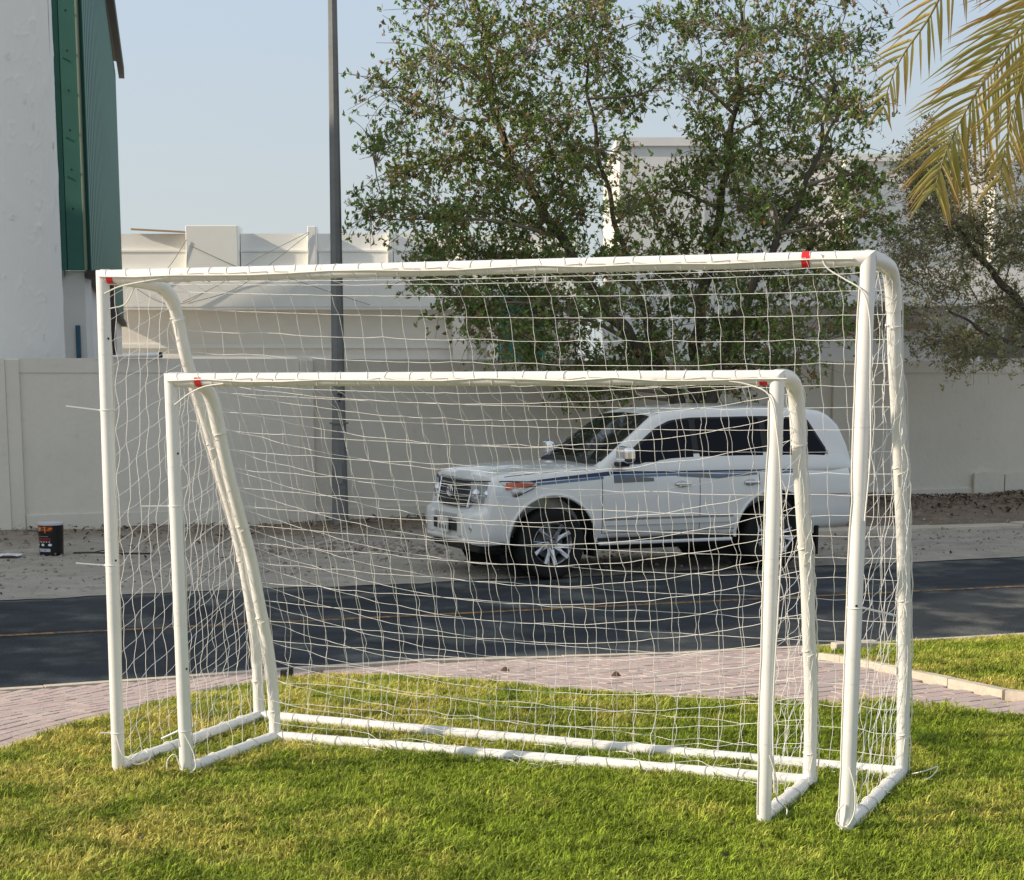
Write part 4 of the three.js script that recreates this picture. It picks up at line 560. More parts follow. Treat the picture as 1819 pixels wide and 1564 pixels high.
const FILL = [[-1.07,6.37,-27.26,0.43,0.55],[-1.56,5.73,-28.07,0.59,0.55],[4.95,7.23,-26.36,0.51,0.55],[4.75,3.68,-26.85,0.55,0.85],[0.79,3.46,-25.96,0.49,0.85],[1.85,2.0,-26.52,0.59,0.85],[-0.28,2.42,-25.7,0.56,0.85],[0.5,4.86,-26.65,0.5,0.85],[1.45,4.92,-25.81,0.42,0.9],[3.0,3.39,-25.64,0.38,0.85],[2.85,3.87,-27.12,0.39,0.85],[4.07,6.85,-28.16,0.46,0.55],[1.52,3.45,-26.04,0.44,0.9],[0.73,6.52,-27.5,0.48,0.55],[-0.52,6.47,-27.86,0.55,0.55],[1.04,4.18,-27.02,0.48,0.85],[3.58,4.4,-27.63,0.61,0.85],[-0.42,6.72,-26.63,0.49,0.55],[2.07,6.1,-28.27,0.49,0.55],[2.66,7.36,-27.0,0.39,0.55],[4.08,3.17,-27.76,0.4,0.85],[5.11,4.69,-28.17,0.4,0.85],[4.45,4.48,-27.76,0.51,0.85],[0.26,2.94,-27.02,0.61,0.85],[-0.24,4.55,-26.98,0.57,0.85],[4.24,5.41,-28.48,0.56,0.85],[3.09,2.16,-26.81,0.61,0.85],[0.21,5.52,-26.26,0.55,0.55],[3.38,2.31,-26.31,0.54,0.85],[4.45,3.86,-27.63,0.58,0.85],[-0.28,3.46,-26.89,0.47,0.85],[3.03,4.85,-26.48,0.44,0.85],[4.38,6.51,-26.74,0.49,0.55],[4.86,7.66,-28.1,0.49,0.55],[3.45,5.5,-26.79,0.38,0.55],[0.88,6.84,-27.27,0.56,0.55],[2.35,2.38,-26.75,0.42,0.85],[3.35,6.21,-25.71,0.49,0.55],[4.02,2.17,-26.38,0.54,0.85],[3.23,6.67,-26.47,0.6,0.55],[3.74,7.48,-27.71,0.58,0.55],[0.71,2.29,-27.67,0.47,0.85],[5.08,6.63,-27.6,0.54,0.55],[2.11,4.41,-27.54,0.48,0.9],[1.25,6.69,-25.99,0.58,0.55],[-1.22,3.29,-25.65,0.47,0.85],[2.7,5.76,-25.9,0.45,0.55],[4.2,5.8,-28.21,0.49,0.55],[-0.07,6.03,-26.12,0.44,0.55],[2.17,3.65,-28.04,0.49,0.9],[3.01,1.8,-27.42,0.56,0.85],[2.58,4.17,-28.24,0.43,0.9],[-1.63,4.7,-27.5,0.42,0.85],[0.71,4.46,-26.33,0.52,0.85],[0.7,5.68,-26.8,0.56,0.55],[4.94,2.71,-26.83,0.58,0.85],[0.96,1.75,-27.79,0.56,0.85],[1.62,2.89,-25.66,0.57,0.85],[0.13,3.36,-26.63,0.58,0.85],[1.0,5.1,-28.3,0.43,0.85],[3.45,6.11,-28.23,0.42,0.55],[1.22,6.72,-28.2,0.55,0.55],[-1.81,5.9,-26.75,0.6,0.55],[4.24,5.36,-25.97,0.44,0.55],[0.24,2.43,-25.43,0.51,0.85],[-0.43,5.78,-25.98,0.51,0.55],[1.93,6.59,-26.23,0.41,0.55],[-0.72,4.14,-26.62,0.42,0.85],[-2.0,4.16,-26.65,0.54,0.85],[4.09,7.46,-27.24,0.47,0.55],[1.44,1.77,-28.48,0.54,0.85],[4.58,5.96,-27.3,0.53,0.55],[1.56,4.34,-25.59,0.47,0.9],[0.23,4.01,-27.18,0.38,0.85],[2.6,5.5,-26.83,0.4,0.55],[2.35,6.74,-26.71,0.58,0.55],[1.0,7.42,-27.88,0.51,0.55],[2.49,1.98,-25.73,0.44,0.85],[-0.42,2.84,-27.21,0.58,0.85],[5.19,5.67,-27.42,0.49,0.55],[1.2,2.91,-28.13,0.56,0.85],[0.5,7.19,-26.28,0.58,0.55],[2.26,5.83,-25.77,0.39,0.55],[-0.77,7.26,-27.65,0.61,0.55],[-1.78,5.14,-25.56,0.41,0.85],[4.14,2.95,-25.78,0.47,0.85],[-0.94,3.1,-26.43,0.59,0.85],[1.46,6.05,-26.17,0.42,0.55],[2.68,4.74,-26.56,0.42,0.85],[1.59,5.91,-28.06,0.39,0.55],[-0.59,5.16,-26.47,0.44,0.85],[0.27,6.72,-26.69,0.51,0.55],[-0.94,3.65,-26.14,0.37,0.85],[-1.07,6.82,-25.55,0.61,0.55],[-1.46,6.34,-27.27,0.39,0.55]];
const FILL2 = [[5.66,2.86,-28.22,0.42,0.8],[7.0,2.35,-29.2,0.46,0.8],[5.87,3.8,-28.58,0.42,0.8],[6.95,5.35,-28.79,0.51,0.8],[5.99,3.99,-29.83,0.57,0.8],[6.99,3.86,-29.02,0.56,0.8],[7.56,3.04,-28.82,0.47,0.8],[8.08,2.67,-28.81,0.47,0.8],[7.14,3.86,-29.88,0.41,0.8],[8.36,2.33,-29.98,0.36,0.8],[8.45,2.63,-29.01,0.56,0.8],[6.25,4.42,-28.12,0.43,0.8],[8.39,5.08,-28.78,0.49,0.8],[6.22,4.91,-29.18,0.47,0.8],[6.51,3.21,-28.1,0.54,0.8],[6.04,3.76,-28.01,0.46,0.8],[8.02,5.26,-28.6,0.39,0.8],[8.38,4.21,-29.18,0.38,0.8],[5.98,3.45,-28.92,0.43,0.8],[8.37,4.03,-28.63,0.41,0.8],[7.29,2.3,-29.19,0.48,0.8],[6.63,4.49,-29.22,0.41,0.8],[7.7,3.76,-28.11,0.48,0.8],[7.91,4.01,-29.49,0.42,0.8],[6.26,5.31,-28.59,0.47,0.8],[6.45,5.28,-29.25,0.5,0.8],[6.73,4.15,-29.06,0.45,0.8],[6.99,4.3,-29.27,0.51,0.8],[7.7,4.37,-28.45,0.47,0.8],[7.07,2.37,-28.89,0.5,0.8],[6.4,4.39,-29.06,0.49,0.8],[7.77,2.63,-28.6,0.49,0.8],[6.98,4.11,-28.44,0.46,0.8],[6.33,4.76,-29.51,0.54,0.8]];
const GREENS = [[.185, .275, .065], [.225, .325, .08], [.145, .22, .055], [.28, .345, .10], [.31, .29, .11], [.33, .22, .10]];
const OLIVES = [[.30, .32, .14], [.36, .36, .17], [.24, .26, .11], [.42, .37, .21], [.40, .30, .17]];
{
  const blobs = [[-1.12,6.14,-25.6,.74,.8],[-.39,6.65,-26.86,.83,.8],[.38,6.21,-25.58,.83,.8],[1.09,6.19,-26.36,.74,.7],[-.23,5.68,-26.41,.91],[-1.23,5.72,-27.85,.66,.7],[.61,5.34,-25.57,.83],[1.47,5.89,-28.48,.45,.7],[-1.56,4.91,-27.74,.7],[-.72,4.93,-27.2,.83,1.2],[.16,4.74,-26.16,.91,1.2],[1,4.93,-27.91,.66],[-1.69,4.04,-25.91,.5],[-.99,4.02,-25.55,.74,1.3],[-.16,4.13,-28.01,.83,1.4],[.72,4.03,-26.71,.66,1.2],[.35,3.51,-28.47,.83,1.5],[-.49,3.36,-27.34,.74,1.4],[-1.18,3.67,-28.37,.41],[-.69,2.9,-25.63,.58,1.1],[.09,2.64,-27.19,.74,1.2],[.77,2.75,-25.65,.66,1.2],[.57,1.83,-26.74,.41,.8],[.25,2.15,-26.67,.41],[2.38,7,-27.98,.5,.6],[3.15,6.9,-28.28,.74,.7],[3.76,6.7,-26.7,.74,.7],[4.68,6.77,-28,.66,.6],[2.48,5.88,-26.3,.62,.7],[3.38,5.95,-27.27,.83,.8],[4.13,5.9,-26.92,.83,.8],[4.62,5.57,-25.69,.5,.7],[2.79,5.14,-26.93,.74],[3.76,5.2,-28.18,.83],[4.65,5.1,-28.03,.83],[5.07,4.74,-26.86,.45],[2.32,4.52,-26.93,.66,.9],[3.09,4.25,-26.59,.83,1.2],[3.99,4.16,-27.3,.83,1.2],[4.67,4.1,-26.55,.74],[5.29,4.08,-27.31,.33,.8],[1.75,4.18,-26.63,.37,.6],[1.49,3.46,-26.2,.58,1.1],[2.43,3.56,-27.96,.83,1.4],[3.28,3.45,-27.37,.83,1.4],[4.12,3.42,-26.99,.74,1.2],[4.67,3.47,-26.44,.5],[2,2.81,-27.74,.74,1.3],[2.75,2.71,-26.84,.74,1.3],[3.53,2.62,-26.63,.74,1.4],[4.04,2.45,-25.81,.5,1.1],[3.94,1.91,-27.12,.41],[3.17,2.15,-26.88,.5,1.1],[1.65,2.15,-27.28,.45],[1.23,1.75,-27,.29,.8],[-.89,7.62,-27.95,.74,.8],[.3,7.25,-25.74,.83,.7],[3.1,7.62,-27.2,.83,.8],[3.95,7.3,-26.01,.74,.7],[1.36,6.95,-27.25,.41,.6],[.6,8.1,-26.6,.9,.8],[2.2,8.3,-27,.8,.7],[3.6,8.3,-27,.8,.7], ...FILL];
  tree('shade_tree', 'large many stemmed leafy tree standing behind the parked car', V(2.62, -.3, -27), [
    [[[2.58, -.35, -27], [2.57, .86, -27], [2.29, 1.75, -27], [1.71, 2.47, -26.9], [1.22, 3.03, -26.8], [.57, 4.05, -26.7], [-.08, 5.07, -26.8], [-.35, 6.22, -26.9], [-.47, 7.13, -27]], .16, .022],
    [[[2.66, -.35, -27.1], [2.67, .86, -27.1], [2.7, 1.67, -27.2], [2.71, 2.47, -27.4], [2.83, 3.43, -27.4], [3.05, 4.6, -27.3], [3.19, 5.76, -27.2], [3.24, 6.98, -27.1]], .17, .02],
    [[[2.72, -.35, -26.95], [2.76, .94, -26.9], [2.98, 1.99, -26.8], [3.25, 2.79, -26.7], [3.71, 3.74, -26.7], [4.25, 4.83, -26.8], [4.54, 5.99, -27]], .14, .018],
    [[[2.29, 1.75, -27], [1.9, 2.9, -27.4], [1.5, 4.2, -27.6], [1.15, 5.6, -27.4], [1.0, 6.8, -27.1]], .07, .014]], blobs, { leaves: 140, seed: 11, spread: .24, len: .084, wid: .037, cols: GREENS });
}
{
  const blobs = [[5.94,4.96,-28.19,.53],[6.68,4.82,-29.19,.71],[7.41,4.91,-29.34,.71],[6.29,4.03,-28.86,.62],[6.93,3.99,-28.31,.8],[7.51,3.99,-28.28,.62],[6.4,3.02,-28.81,.62],[7.44,3.05,-29.83,.71],[7.71,2.85,-28.81,.53],[6.41,2.35,-29.51,.4],[6.8,2.25,-28.53,.49],[7.41,2.16,-28.21,.44],[8.21,4.21,-28.97,.8],[8.54,3.35,-28.79,.89],[8.6,5.14,-29.87,.8],[8.98,4.04,-28.92,.98],[9.53,5.13,-29.74,.89],[9.42,3.02,-28.77,.71],[10,4.2,-29,.8], ...FILL2];
  tree('shade_tree', 'sparse olive leaved tree reaching in over the wall at right', V(9.3, -.2, -28.9), [[[[9.3, -.25, -28.9], [9.25, 1.2, -28.9], [9.1, 2.0, -28.9], [8.2, 2.7, -28.8], [7.5, 3.3, -28.7], [6.9, 4.0, -28.7], [6.4, 4.7, -28.7]], .15, .02], [[[9.25, 1.2, -28.9], [9.35, 2.6, -29], [9.1, 4, -29.2], [8.8, 5.3, -29.4]], .11, .02], [[[9.1, 2.0, -28.9], [8.2, 2.3, -28.6], [7.4, 2.5, -28.5], [6.7, 2.9, -28.6]], .07, .015]], blobs, { leaves: 150, twigR: .004, seed: 31, cols: OLIVES, len: .068, wid: .028, spread: .24 });
}
{ // date palm on the far lawn; only fronds reach into the picture
  const base = V(4.75, hOf(4.75, -12.2), -12.2), g = thing('date_palm', 'date palm with drooping golden fronds hanging in at upper right', 'palm', base.toArray()); const rnd = rngOf(77), q = (a, b) => a + (b - a) * rnd(), top = V(0, 4.75, 0);
  { const pos = []; const seg = 60; part(g, 'trunk', gridGeo(28, seg * 2, (u, v) => { const a = u * Math.PI * 2, y = v * 4.7, f = (y * 5.2 + Math.floor(u * 7) % 2 * .5) % 1, r = .19 + .05 * (1 - v) * .4 + .035 * (1 - f) + .01 * hash(Math.round(u * 28), Math.round(v * 90)); return [Math.cos(a) * r + .08 * v * v, y, Math.sin(a) * r, a * .25, y]; }, 1), M.bark); }
  function frond(pts, sideHint, len, n, gold, name = 'frond') {   // pts are world points
    const c = new THREE.CatmullRomCurve3(pts.map(p => p.clone().sub(base)), false, 'centripetal'), mb = new MB(); mb.tube(c.getPoints(40), k => lerp(.016, .003, k), 6);
    const pos = [...mb.p], nor = [...mb.n], idx = [...mb.i], col = []; for (let i = 0; i < pos.length / 3; i++) col.push(.28, .24, .08);
    for (let i = 0; i < n; i++) for (const s of [-1, 1]) {
      const f = .10 + .9 * (i + q(-.3, .3)) / n, ff = clamp(f, .05, .995), p = c.getPointAt(ff), t = c.getTangentAt(ff), side = sideHint.clone().addScaledVector(t, -sideHint.dot(t)).normalize().multiplyScalar(s), nrm = t.clone().cross(side).normalize();
      const L = len * (.55 + .45 * Math.sin(Math.PI * clamp(ff * .85 + .12, 0, 1))) * q(.8, 1.12) * (ff > .9 ? .75 : 1), dir = t.clone().multiplyScalar(q(.55, .8) + .35 * ff).addScaledVector(side, q(.62, .9)).addScaledVector(nrm, q(-.42, .42)).normalize(), w = q(.006, .0135), b = pos.length / 3, droop = q(.10, .3);
      const wv = dir.clone().cross(nrm).normalize(), dryT = clamp(gold + q(-.35, .3), 0, 1), cA = mixc([.30, .33, .06], [.72, .55, .18], dryT), cB = mixc(cA, [.52, .24, .10], q(.1, 1));
      for (let k = 0; k < 5; k++) { const u = k / 4, ww = w * [.55, 1, .95, .6, .06][k], o = p.clone().addScaledVector(dir, L * u).add(V(0, -droop * L * u * u, 0)); for (const e of [-1, 0, 1]) { const v = o.clone().addScaledVector(wv, ww * e).addScaledVector(nrm, e ? ww * .45 : 0); pos.push(v.x, v.y, v.z); nor.push(nrm.x, nrm.y, nrm.z); col.push(...mixc(cA, cB, u * u)); } if (k) { const a0 = b + (k - 1) * 3, a1 = b + k * 3; idx.push(a0, a0 + 1, a1, a0 + 1, a1 + 1, a1, a0 + 1, a0 + 2, a1 + 1, a0 + 2, a1 + 2, a1 + 1); } }
    }
    const geo = new THREE.BufferGeometry(); geo.setAttribute('position', new THREE.Float32BufferAttribute(pos, 3)); geo.setAttribute('color', new THREE.Float32BufferAttribute(col, 3)); geo.setIndex(idx); geo.computeVertexNormals(); part(g, name, geo, M.frond);
  }
  const T = top.clone().add(base), W = l => l.map(p => V(...p));
  frond([T, ...W([[4.1, 5.0, -12.0], [3.62, 4.66, -11.85], [3.34, 4.35, -11.8], [3.14, 4.08, -11.8], [2.99, 3.86, -11.8], [2.82, 3.58, -11.8], [2.70, 3.33, -11.8], [2.63, 3.08, -11.8]])], V(-.8, .6, .1), .60, 92, .42);
  frond([T, ...W([[4.2, 5.2, -12.3], [3.6, 5.12, -12.35], [3.05, 4.75, -12.4], [2.8, 4.42, -12.4], [2.67, 4.19, -12.4], [2.53, 3.99, -12.4], [2.46, 3.84, -12.4], [2.40, 3.62, -12.4]])], V(-.85, .5, .15), .38, 46, .7);
  frond([T, ...W([[4.2, 4.9, -11.7], [3.75, 4.6, -11.5], [3.5, 4.2, -11.4], [3.36, 3.8, -11.4], [3.28, 3.35, -11.4], [3.24, 2.95, -11.4]])], V(-.9, .35, .3), .5, 60, .35);
  frond([T, ...W([[4.3, 5.1, -11.9], [3.9, 4.95, -11.7], [3.55, 4.6, -11.6], [3.3, 4.2, -11.6], [3.12, 3.8, -11.6], [3.02, 3.4, -11.6], [2.98, 3.1, -11.6]])], V(-.85, .45, .25), .5, 74, .5);
  for (let k = 0; k < 13; k++) { const a = -1.75 + k * .36 + q(-.1, .1), up = q(.3, 1.5), d = V(Math.cos(a), 0, Math.sin(a)); if (d.x < -.35 && Math.abs(d.z) < .9) continue; frond([T, T.clone().addScaledVector(d, .7).add(V(0, up * .55, 0)), T.clone().addScaledVector(d, 1.5).add(V(0, up * .7 - .1, 0)), T.clone().addScaledVector(d, 2.2).add(V(0, up * .4 - .7, 0)), T.clone().addScaledVector(d, 2.6).add(V(0, -1.4 + up * .3, 0))], V(0, 1, 0).cross(d), .5, 44, q(.1, .6)); }
}

// ------------------------------------------------------------------ parked car
{
  const car = thing('parked_car', 'white four wheel drive car parked on the far road edge, seen through the nets', 'car', [.08, YR, -21.33], Math.PI + 22.8 * Math.PI / 180);
  const tab = (xs, ys) => x => pw(xs.map((a, i) => [a, ys[i]]), x);
  const X = [-4.02, -3.98, -3.9, -3.6, -3.0, -2.0, -1.0, -.75, -.3, .2, .5, .62, .68, .715, .74, .80, .86, .90];
  const fw = tab(X, [.70, .84, .92, .962, .985, .985, .985, .985, .985, .985, .968, .945, .93, .915, .905, .87, .80, .62]);
  const fT = tab(X, [1.0, 1.12, 1.2, 1.225, 1.23, 1.235, 1.24, 1.245, 1.235, 1.21, 1.185, 1.165, 1.135, 1.06, .84, .785, .76, .71]);
  const fb = tab(X, [.56, .50, .48, .46, .42, .42, .42, .42, .42, .42, .40, .39, .385, .38, .38, .385, .40, .43]);
  const fc = tab(X, [0, 0, 0, 0, 0, 0, .01, .03, .045, .05, .045, .035, .02, .01, .01, .01, .01, .01]);
  const secCache = new Map();
  function section(x) {   // half ring from bottom centre to top centre, [z, y]
    const k = Math.round(x * 1000); if (secCache.has(k)) return secCache.get(k); const w = fw(x), T = fT(x), b = fb(x), c = fc(x), h = T - b;
    const ctl = [[0, b], [w * .8, b], [w * .945, b + .03 * Math.min(1, h)], [w * .99, b + .13 * h / .8], [w * 1.0, b + .45 * h], [w * .996, T - .24 * h / .8], [w * .975, T - .10 * h / .8], [w * .91, T - .018], [w * .72, T + c * .35], [w * .36, T + c * .8], [0, T + c]].map(p => V(p[0], p[1], 0));
    const pts = new THREE.CatmullRomCurve3(ctl, false, 'centripetal').getPoints(60).map(p => [p.x, p.y]); secCache.set(k, pts); return pts;
  }
  function bodyZ(x, y) { const s = section(x); let best = 0; for (let i = 1; i < s.length; i++) { const a = s[i - 1], b = s[i]; if ((a[1] - y) * (b[1] - y) <= 0 && a[1] !== b[1]) { const f = (y - a[1]) / (b[1] - a[1]); best = Math.max(best, a[0] + (b[0] - a[0]) * f); } } return best || fw(x) * .9; }
  function loft(xs, sec) {
    const pos = [], idx = []; const N = sec(xs[0]).length * 2 - 2;
    xs.forEach((x, k) => { const s = sec(x); for (let i = 0; i < s.length; i++) pos.push(x, s[i][1], s[i][0]); for (let i = s.length - 2; i > 0; i--) pos.push(x, s[i][1], -s[i][0]); if (k) for (let i = 0; i < N; i++) { const a = (k - 1) * N + i, b = (k - 1) * N + (i + 1) % N, c = k * N + i, d = k * N + (i + 1) % N; idx.push(a, b, c, b, d, c); } });
    for (const [k, f] of [[0, 1], [xs.length - 1, 0]]) { const s = sec(xs[k]); pos.push(xs[k], (s[0][1] + s[s.length - 1][1]) / 2, 0); const c = pos.length / 3 - 1; for (let i = 0; i < N; i++) { const a = k * N + i, b = k * N + (i + 1) % N; idx.push(...(f ? [c, b, a] : [c, a, b])); } }
    const g = new THREE.BufferGeometry(); g.setAttribute('position', new THREE.Float32BufferAttribute(pos, 3)); g.setIndex(idx); return toCreasedNormals(g, .55);
  }
  const xs = []; for (let i = 0; i + 1 < X.length; i++) { const n = Math.max(1, Math.round((X[i + 1] - X[i]) / .09)); for (let k = 0; k < n; k++) xs.push(lerp(X[i], X[i + 1], k / n)); } xs.push(X[X.length - 1]);
  // lower body with real wheel openings
  let bodyGeo = loft(xs, section);
  { const v = bodyGeo.attributes.position; let vol = 0; const a = V(), b = V(), c = V(); for (let i = 0; i < v.count; i += 3) { a.fromBufferAttribute(v, i); b.fromBufferAttribute(v, i + 1); c.fromBufferAttribute(v, i + 2); vol += a.dot(b.clone().cross(c)); } if (vol < 0) { for (let i = 0; i < v.count; i += 3) for (const at of ['position', 'normal']) { const q = bodyGeo.attributes[at], t = [q.getX(i + 1), q.getY(i + 1), q.getZ(i + 1)]; q.setXYZ(i + 1, q.getX(i + 2), q.getY(i + 2), q.getZ(i + 2)); q.setXYZ(i + 2, ...t); } const n = bodyGeo.attributes.normal; for (let i = 0; i < n.count; i++) n.setXYZ(i, -n.getX(i), -n.getY(i), -n.getZ(i)); } }
  const ev = new Evaluator(); ev.attributes = ['position', 'normal']; ev.useGroups = false; let brush = new Brush(bodyGeo, M.paint); brush.updateMatrixWorld();
  const AX = [0, -2.85], WY = .405, RA = .52;
  for (const ax of AX) for (const s of [-1, 1]) { const sh = new THREE.Shape(); sh.moveTo(-RA - .02, -.2); sh.lineTo(-RA, .05); for (let k = 0; k <= 22; k++) { const a = Math.PI - k / 22 * Math.PI; sh.lineTo(Math.cos(a) * RA, .03 + Math.sin(a) * (RA - .02)); } sh.lineTo(RA + .02, -.2); const cg = new THREE.ExtrudeGeometry(sh, { depth: .5, bevelEnabled: false }); cg.translate(ax, WY, s > 0 ? .62 : -1.12); const cb = new Brush(cg, M.paint); cb.updateMatrixWorld(); brush = ev.evaluate(brush, cb, SUBTRACTION); brush.updateMatrixWorld(); }
  const body = part(car, 'body', brush.geometry, M.paint);
  for (const ax of AX) for (const s of [-1, 1]) {   // dark liners and rolled lips
    const lin_ = []; for (let k = 0; k <= 26; k++) { const a = Math.PI * 1.06 - k / 26 * Math.PI * 1.12; lin_.push([ax + Math.cos(a) * (RA - .006), WY + .03 + Math.sin(a) * (RA - .026)]); }
    part(car, 'wheel_arch_liner', gridGeo(26, 1, (u, v) => { const p = lin_[Math.round(u * 26)]; return [p[0], p[1], s * lerp(.55, bodyZ(clamp(p[0], -3.9, .8), clamp(p[1], .5, 1)) - .012, v)]; }), M.blackPlastic); part(car, 'wheel_arch_liner', new THREE.CircleGeometry(RA, 30).translate(ax, WY + .02, s * .6), M.blackPlastic);
    part(car, 'wheel_arch_lip', tubeGeo(lin_.slice(1, 26).map(p => V(p[0] + (p[0] - ax) * .035, p[1] + (p[1] - WY) * .035, s * (bodyZ(clamp(p[0], -3.9, .8), clamp(p[1], .48, 1.05)) + .0))), .02, 8, true), M.paint);
  }
  part(car, 'underbody', bx(-3.6, .7, .28, .46, -.7, .7, .05), M.blackPlastic); part(car, 'lower_valance', bx(.45, .80, .30, .42, -.72, .72, .04), M.blackPlastic);
  // cabin
  const zpl = y => .915 - (y - 1.22) * .34;
  const CX = [-3.97, -3.93, -3.84, -3.72, -3.62, -3.4, -2.9, -2.2, -1.75, -1.5, -1.36, -1.0, -.75, -.6, -.52];
  const fR = tab(CX, [1.30, 1.50, 1.71, 1.805, 1.845, 1.875, 1.89, 1.895, 1.875, 1.845, 1.80, 1.545, 1.365, 1.26, 1.2]);
  const cabSec = x => { const Rf = fR(x), ys = Math.max(1.19, Rf - .10), zs = zpl(ys); const endf = x < -3.6 ? 1 - .10 * clamp((-3.6 - x) / .35, 0, 1) : 1; const ctl = [[0, 1.1], [.85, 1.1], [zpl(1.15), 1.15], [zpl(lerp(1.15, ys, .5)), lerp(1.15, ys, .5)], [zs, ys], [zs - .035, lerp(ys, Rf, .55)], [zs - .09, Math.max(Rf - .012, ys + .01)], [zs * .6, Rf + .014], [0, Rf + .032]].map(p => V(p[0] * endf, p[1], 0)); return new THREE.CatmullRomCurve3(ctl, false, 'centripetal').getPoints(44).map(p => [p.x, p.y]); };
  const cxs = []; for (let i = 0; i + 1 < CX.length; i++) { const n = Math.max(1, Math.round((CX[i + 1] - CX[i]) / .08)); for (let k = 0; k < n; k++) cxs.push(lerp(CX[i], CX[i + 1], k / n)); } cxs.push(CX[CX.length - 1]);
  part(car, 'cabin', loft(cxs, cabSec), M.paint);
  const topY = (x, z) => { const s = cabSec(x); z = Math.abs(z); for (let i = s.length - 1; i > 0; i--) if (s[i - 1][0] >= z) return lerp(s[i][1], s[i - 1][1], (z - s[i][0]) / (s[i - 1][0] - s[i][0] + 1e-9)); return s[20][1]; };
  part(car, 'windscreen', gridGeo(20, 18, (u, v) => { const x = lerp(-.655, -1.345, v), zm = zpl(Math.max(1.2, fR(x) - .1)) - .115, z = lerp(-zm, zm, u); return [x, topY(x, z) + .006, z]; }), M.windscreen); for (const [z0, z1] of [[.05, .62], [-.55, .0]]) part(car, 'wiper', bar(V(-.70, topY(-.70, z1) + .02, z1), V(-.83, topY(-.83, z0) + .02, z0), .018, .014), M.blackPlastic);
  part(car, 'cowl', gridGeo(14, 2, (u, v) => { const z = lerp(-.78, .78, u), x = lerp(-.57, -.66, v); return [x, Math.max(topY(x, z), 1.25 + .02) + .004, z]; }), M.blackPlastic);
  const smooth = (pts, r = .03) => { const s = new THREE.Shape(), n = pts.length; for (let i = 0; i < n; i++) { const p = pts[i], a = pts[(i + n - 1) % n], b = pts[(i + 1) % n], la = Math.hypot(a[0] - p[0], a[1] - p[1]), lb = Math.hypot(b[0] - p[0], b[1] - p[1]), ra = Math.min(r, la * .45), rb = Math.min(r, lb * .45), A = [p[0] + (a[0] - p[0]) * ra / la, p[1] + (a[1] - p[1]) * ra / la], B = [p[0] + (b[0] - p[0]) * rb / lb, p[1] + (b[1] - p[1]) * rb / lb]; i ? s.lineTo(...A) : s.moveTo(...A); s.quadraticCurveTo(p[0], p[1], B[0], B[1]); } s.closePath(); return s; };
  const pane = (pts, s, name, mat, d = .006, lift = .004, r = .03) => { const g = new THREE.ExtrudeGeometry(smooth(pts, r), { depth: d, bevelEnabled: false, curveSegments: 6 }); const p = g.attributes.position; for (let i = 0; i < p.count; i++) p.setZ(i, s * (zpl(p.getY(i)) * (p.getX(i) < -3.6 ? 1 - .10 * clamp((-3.6 - p.getX(i)) / .35, 0, 1) : 1) + lift + p.getZ(i))); g.computeVertexNormals(); return part(car, name, g, mat); };
  for (const s of [-1, 1]) {
    pane([[-.80, 1.262], [-1.08, 1.47], [-1.36, 1.665], [-1.55, 1.745], [-1.82, 1.775], [-2.8, 1.785], [-3.38, 1.755], [-3.47, 1.6], [-3.62, 1.34], [-3.52, 1.27], [-1.8, 1.258]], s, 'window_surround', M.blackPlastic, .004, .003, .05);
    pane([[-.95, 1.285], [-1.16, 1.49], [-1.40, 1.655], [-1.57, 1.728], [-1.80, 1.755], [-1.80, 1.28]], s, 'window', M.glassDark, .005, .006, .03); pane([[-1.88, 1.28], [-1.88, 1.757], [-2.72, 1.764], [-2.72, 1.28]], s, 'window', M.glassDark, .005, .006); pane([[-2.80, 1.28], [-2.80, 1.764], [-3.345, 1.735], [-3.44, 1.59], [-3.585, 1.35], [-3.50, 1.288]], s, 'window', M.glassDark, .005, .006, .05);
    // body side trim, following the panels
    const patch = (name, x0, x1, lo, hi, mat, off = .003, nx = 24, ny = 3) => part(car, name, gridGeo(nx, ny, (u, v) => { const x = lerp(x0, x1, u), y = lerp(lo(u), hi(u), v); return [x, y, s * (bodyZ(x, y) + off)]; }), mat);
    const K = v => () => v;
    patch('stripe', .36, -.70, u => 1.085 + .06 * u, u => 1.092 + .098 * Math.pow(u, .8), M.decalBlue); patch('stripe', .20, -.62, u => 1.055 + .055 * u, u => 1.082 + .055 * u, M.decalSteel, .0035); patch('stripe', -.72, -3.66, u => 1.158 - .0 * u, u => 1.198 - .012 * u, M.decalBlue, .003, 40);
    patch('stripe', -.74, -1.25, u => 1.06 + .01 * u, u => 1.14 - .03 * u, M.decalGrey, .0035); patch('stripe', -.74, -1.9, u => 1.115 + .02 * u, u => 1.15, M.decalSteel, .004); patch('stripe', -1.55, -2.6, u => 1.085 + .07 * Math.abs(u - .5), u => 1.15 - .004 * u, M.decalGrey, .0035); patch('stripe', -2.0, -2.45, u => 1.10 + .03 * u, u => 1.152, M.decalSteel, .004); patch('stripe', -2.72, -3.2, u => 1.11 + .03 * u, u => 1.15, M.decalSteel, .0045); patch('stripe', -1.3, -2.9, u => 1.15, u => 1.157, M.paintGrey, .0042);
    for (const [x, a, b] of [[-.60, .50, 1.225], [-1.84, .50, 1.225]]) patch('panel_gap', x - .004, x + .004, K(a), K(b), M.hole, .0015, 1, 14); patch('panel_gap', -2.62, -2.628, K(1.0), K(1.22), M.hole, .0015, 1, 6); patch('panel_gap', -.6, -2.3, K(.498), K(.505), M.hole, .0015, 30, 1); patch('panel_gap', -3.1, -3.92, u => .865, u => .871, M.hole, .0015, 14, 1);
    patch('panel_gap', -.55, .55, u => fT(lerp(-.55, .55, u)) - .03, u => fT(lerp(-.55, .55, u)) - .024, M.hole, .002, 24, 1); patch('panel_gap', .47, .30, u => .52 + .33 * u, u => .527 + .335 * u, M.hole, .0015, 16, 1);
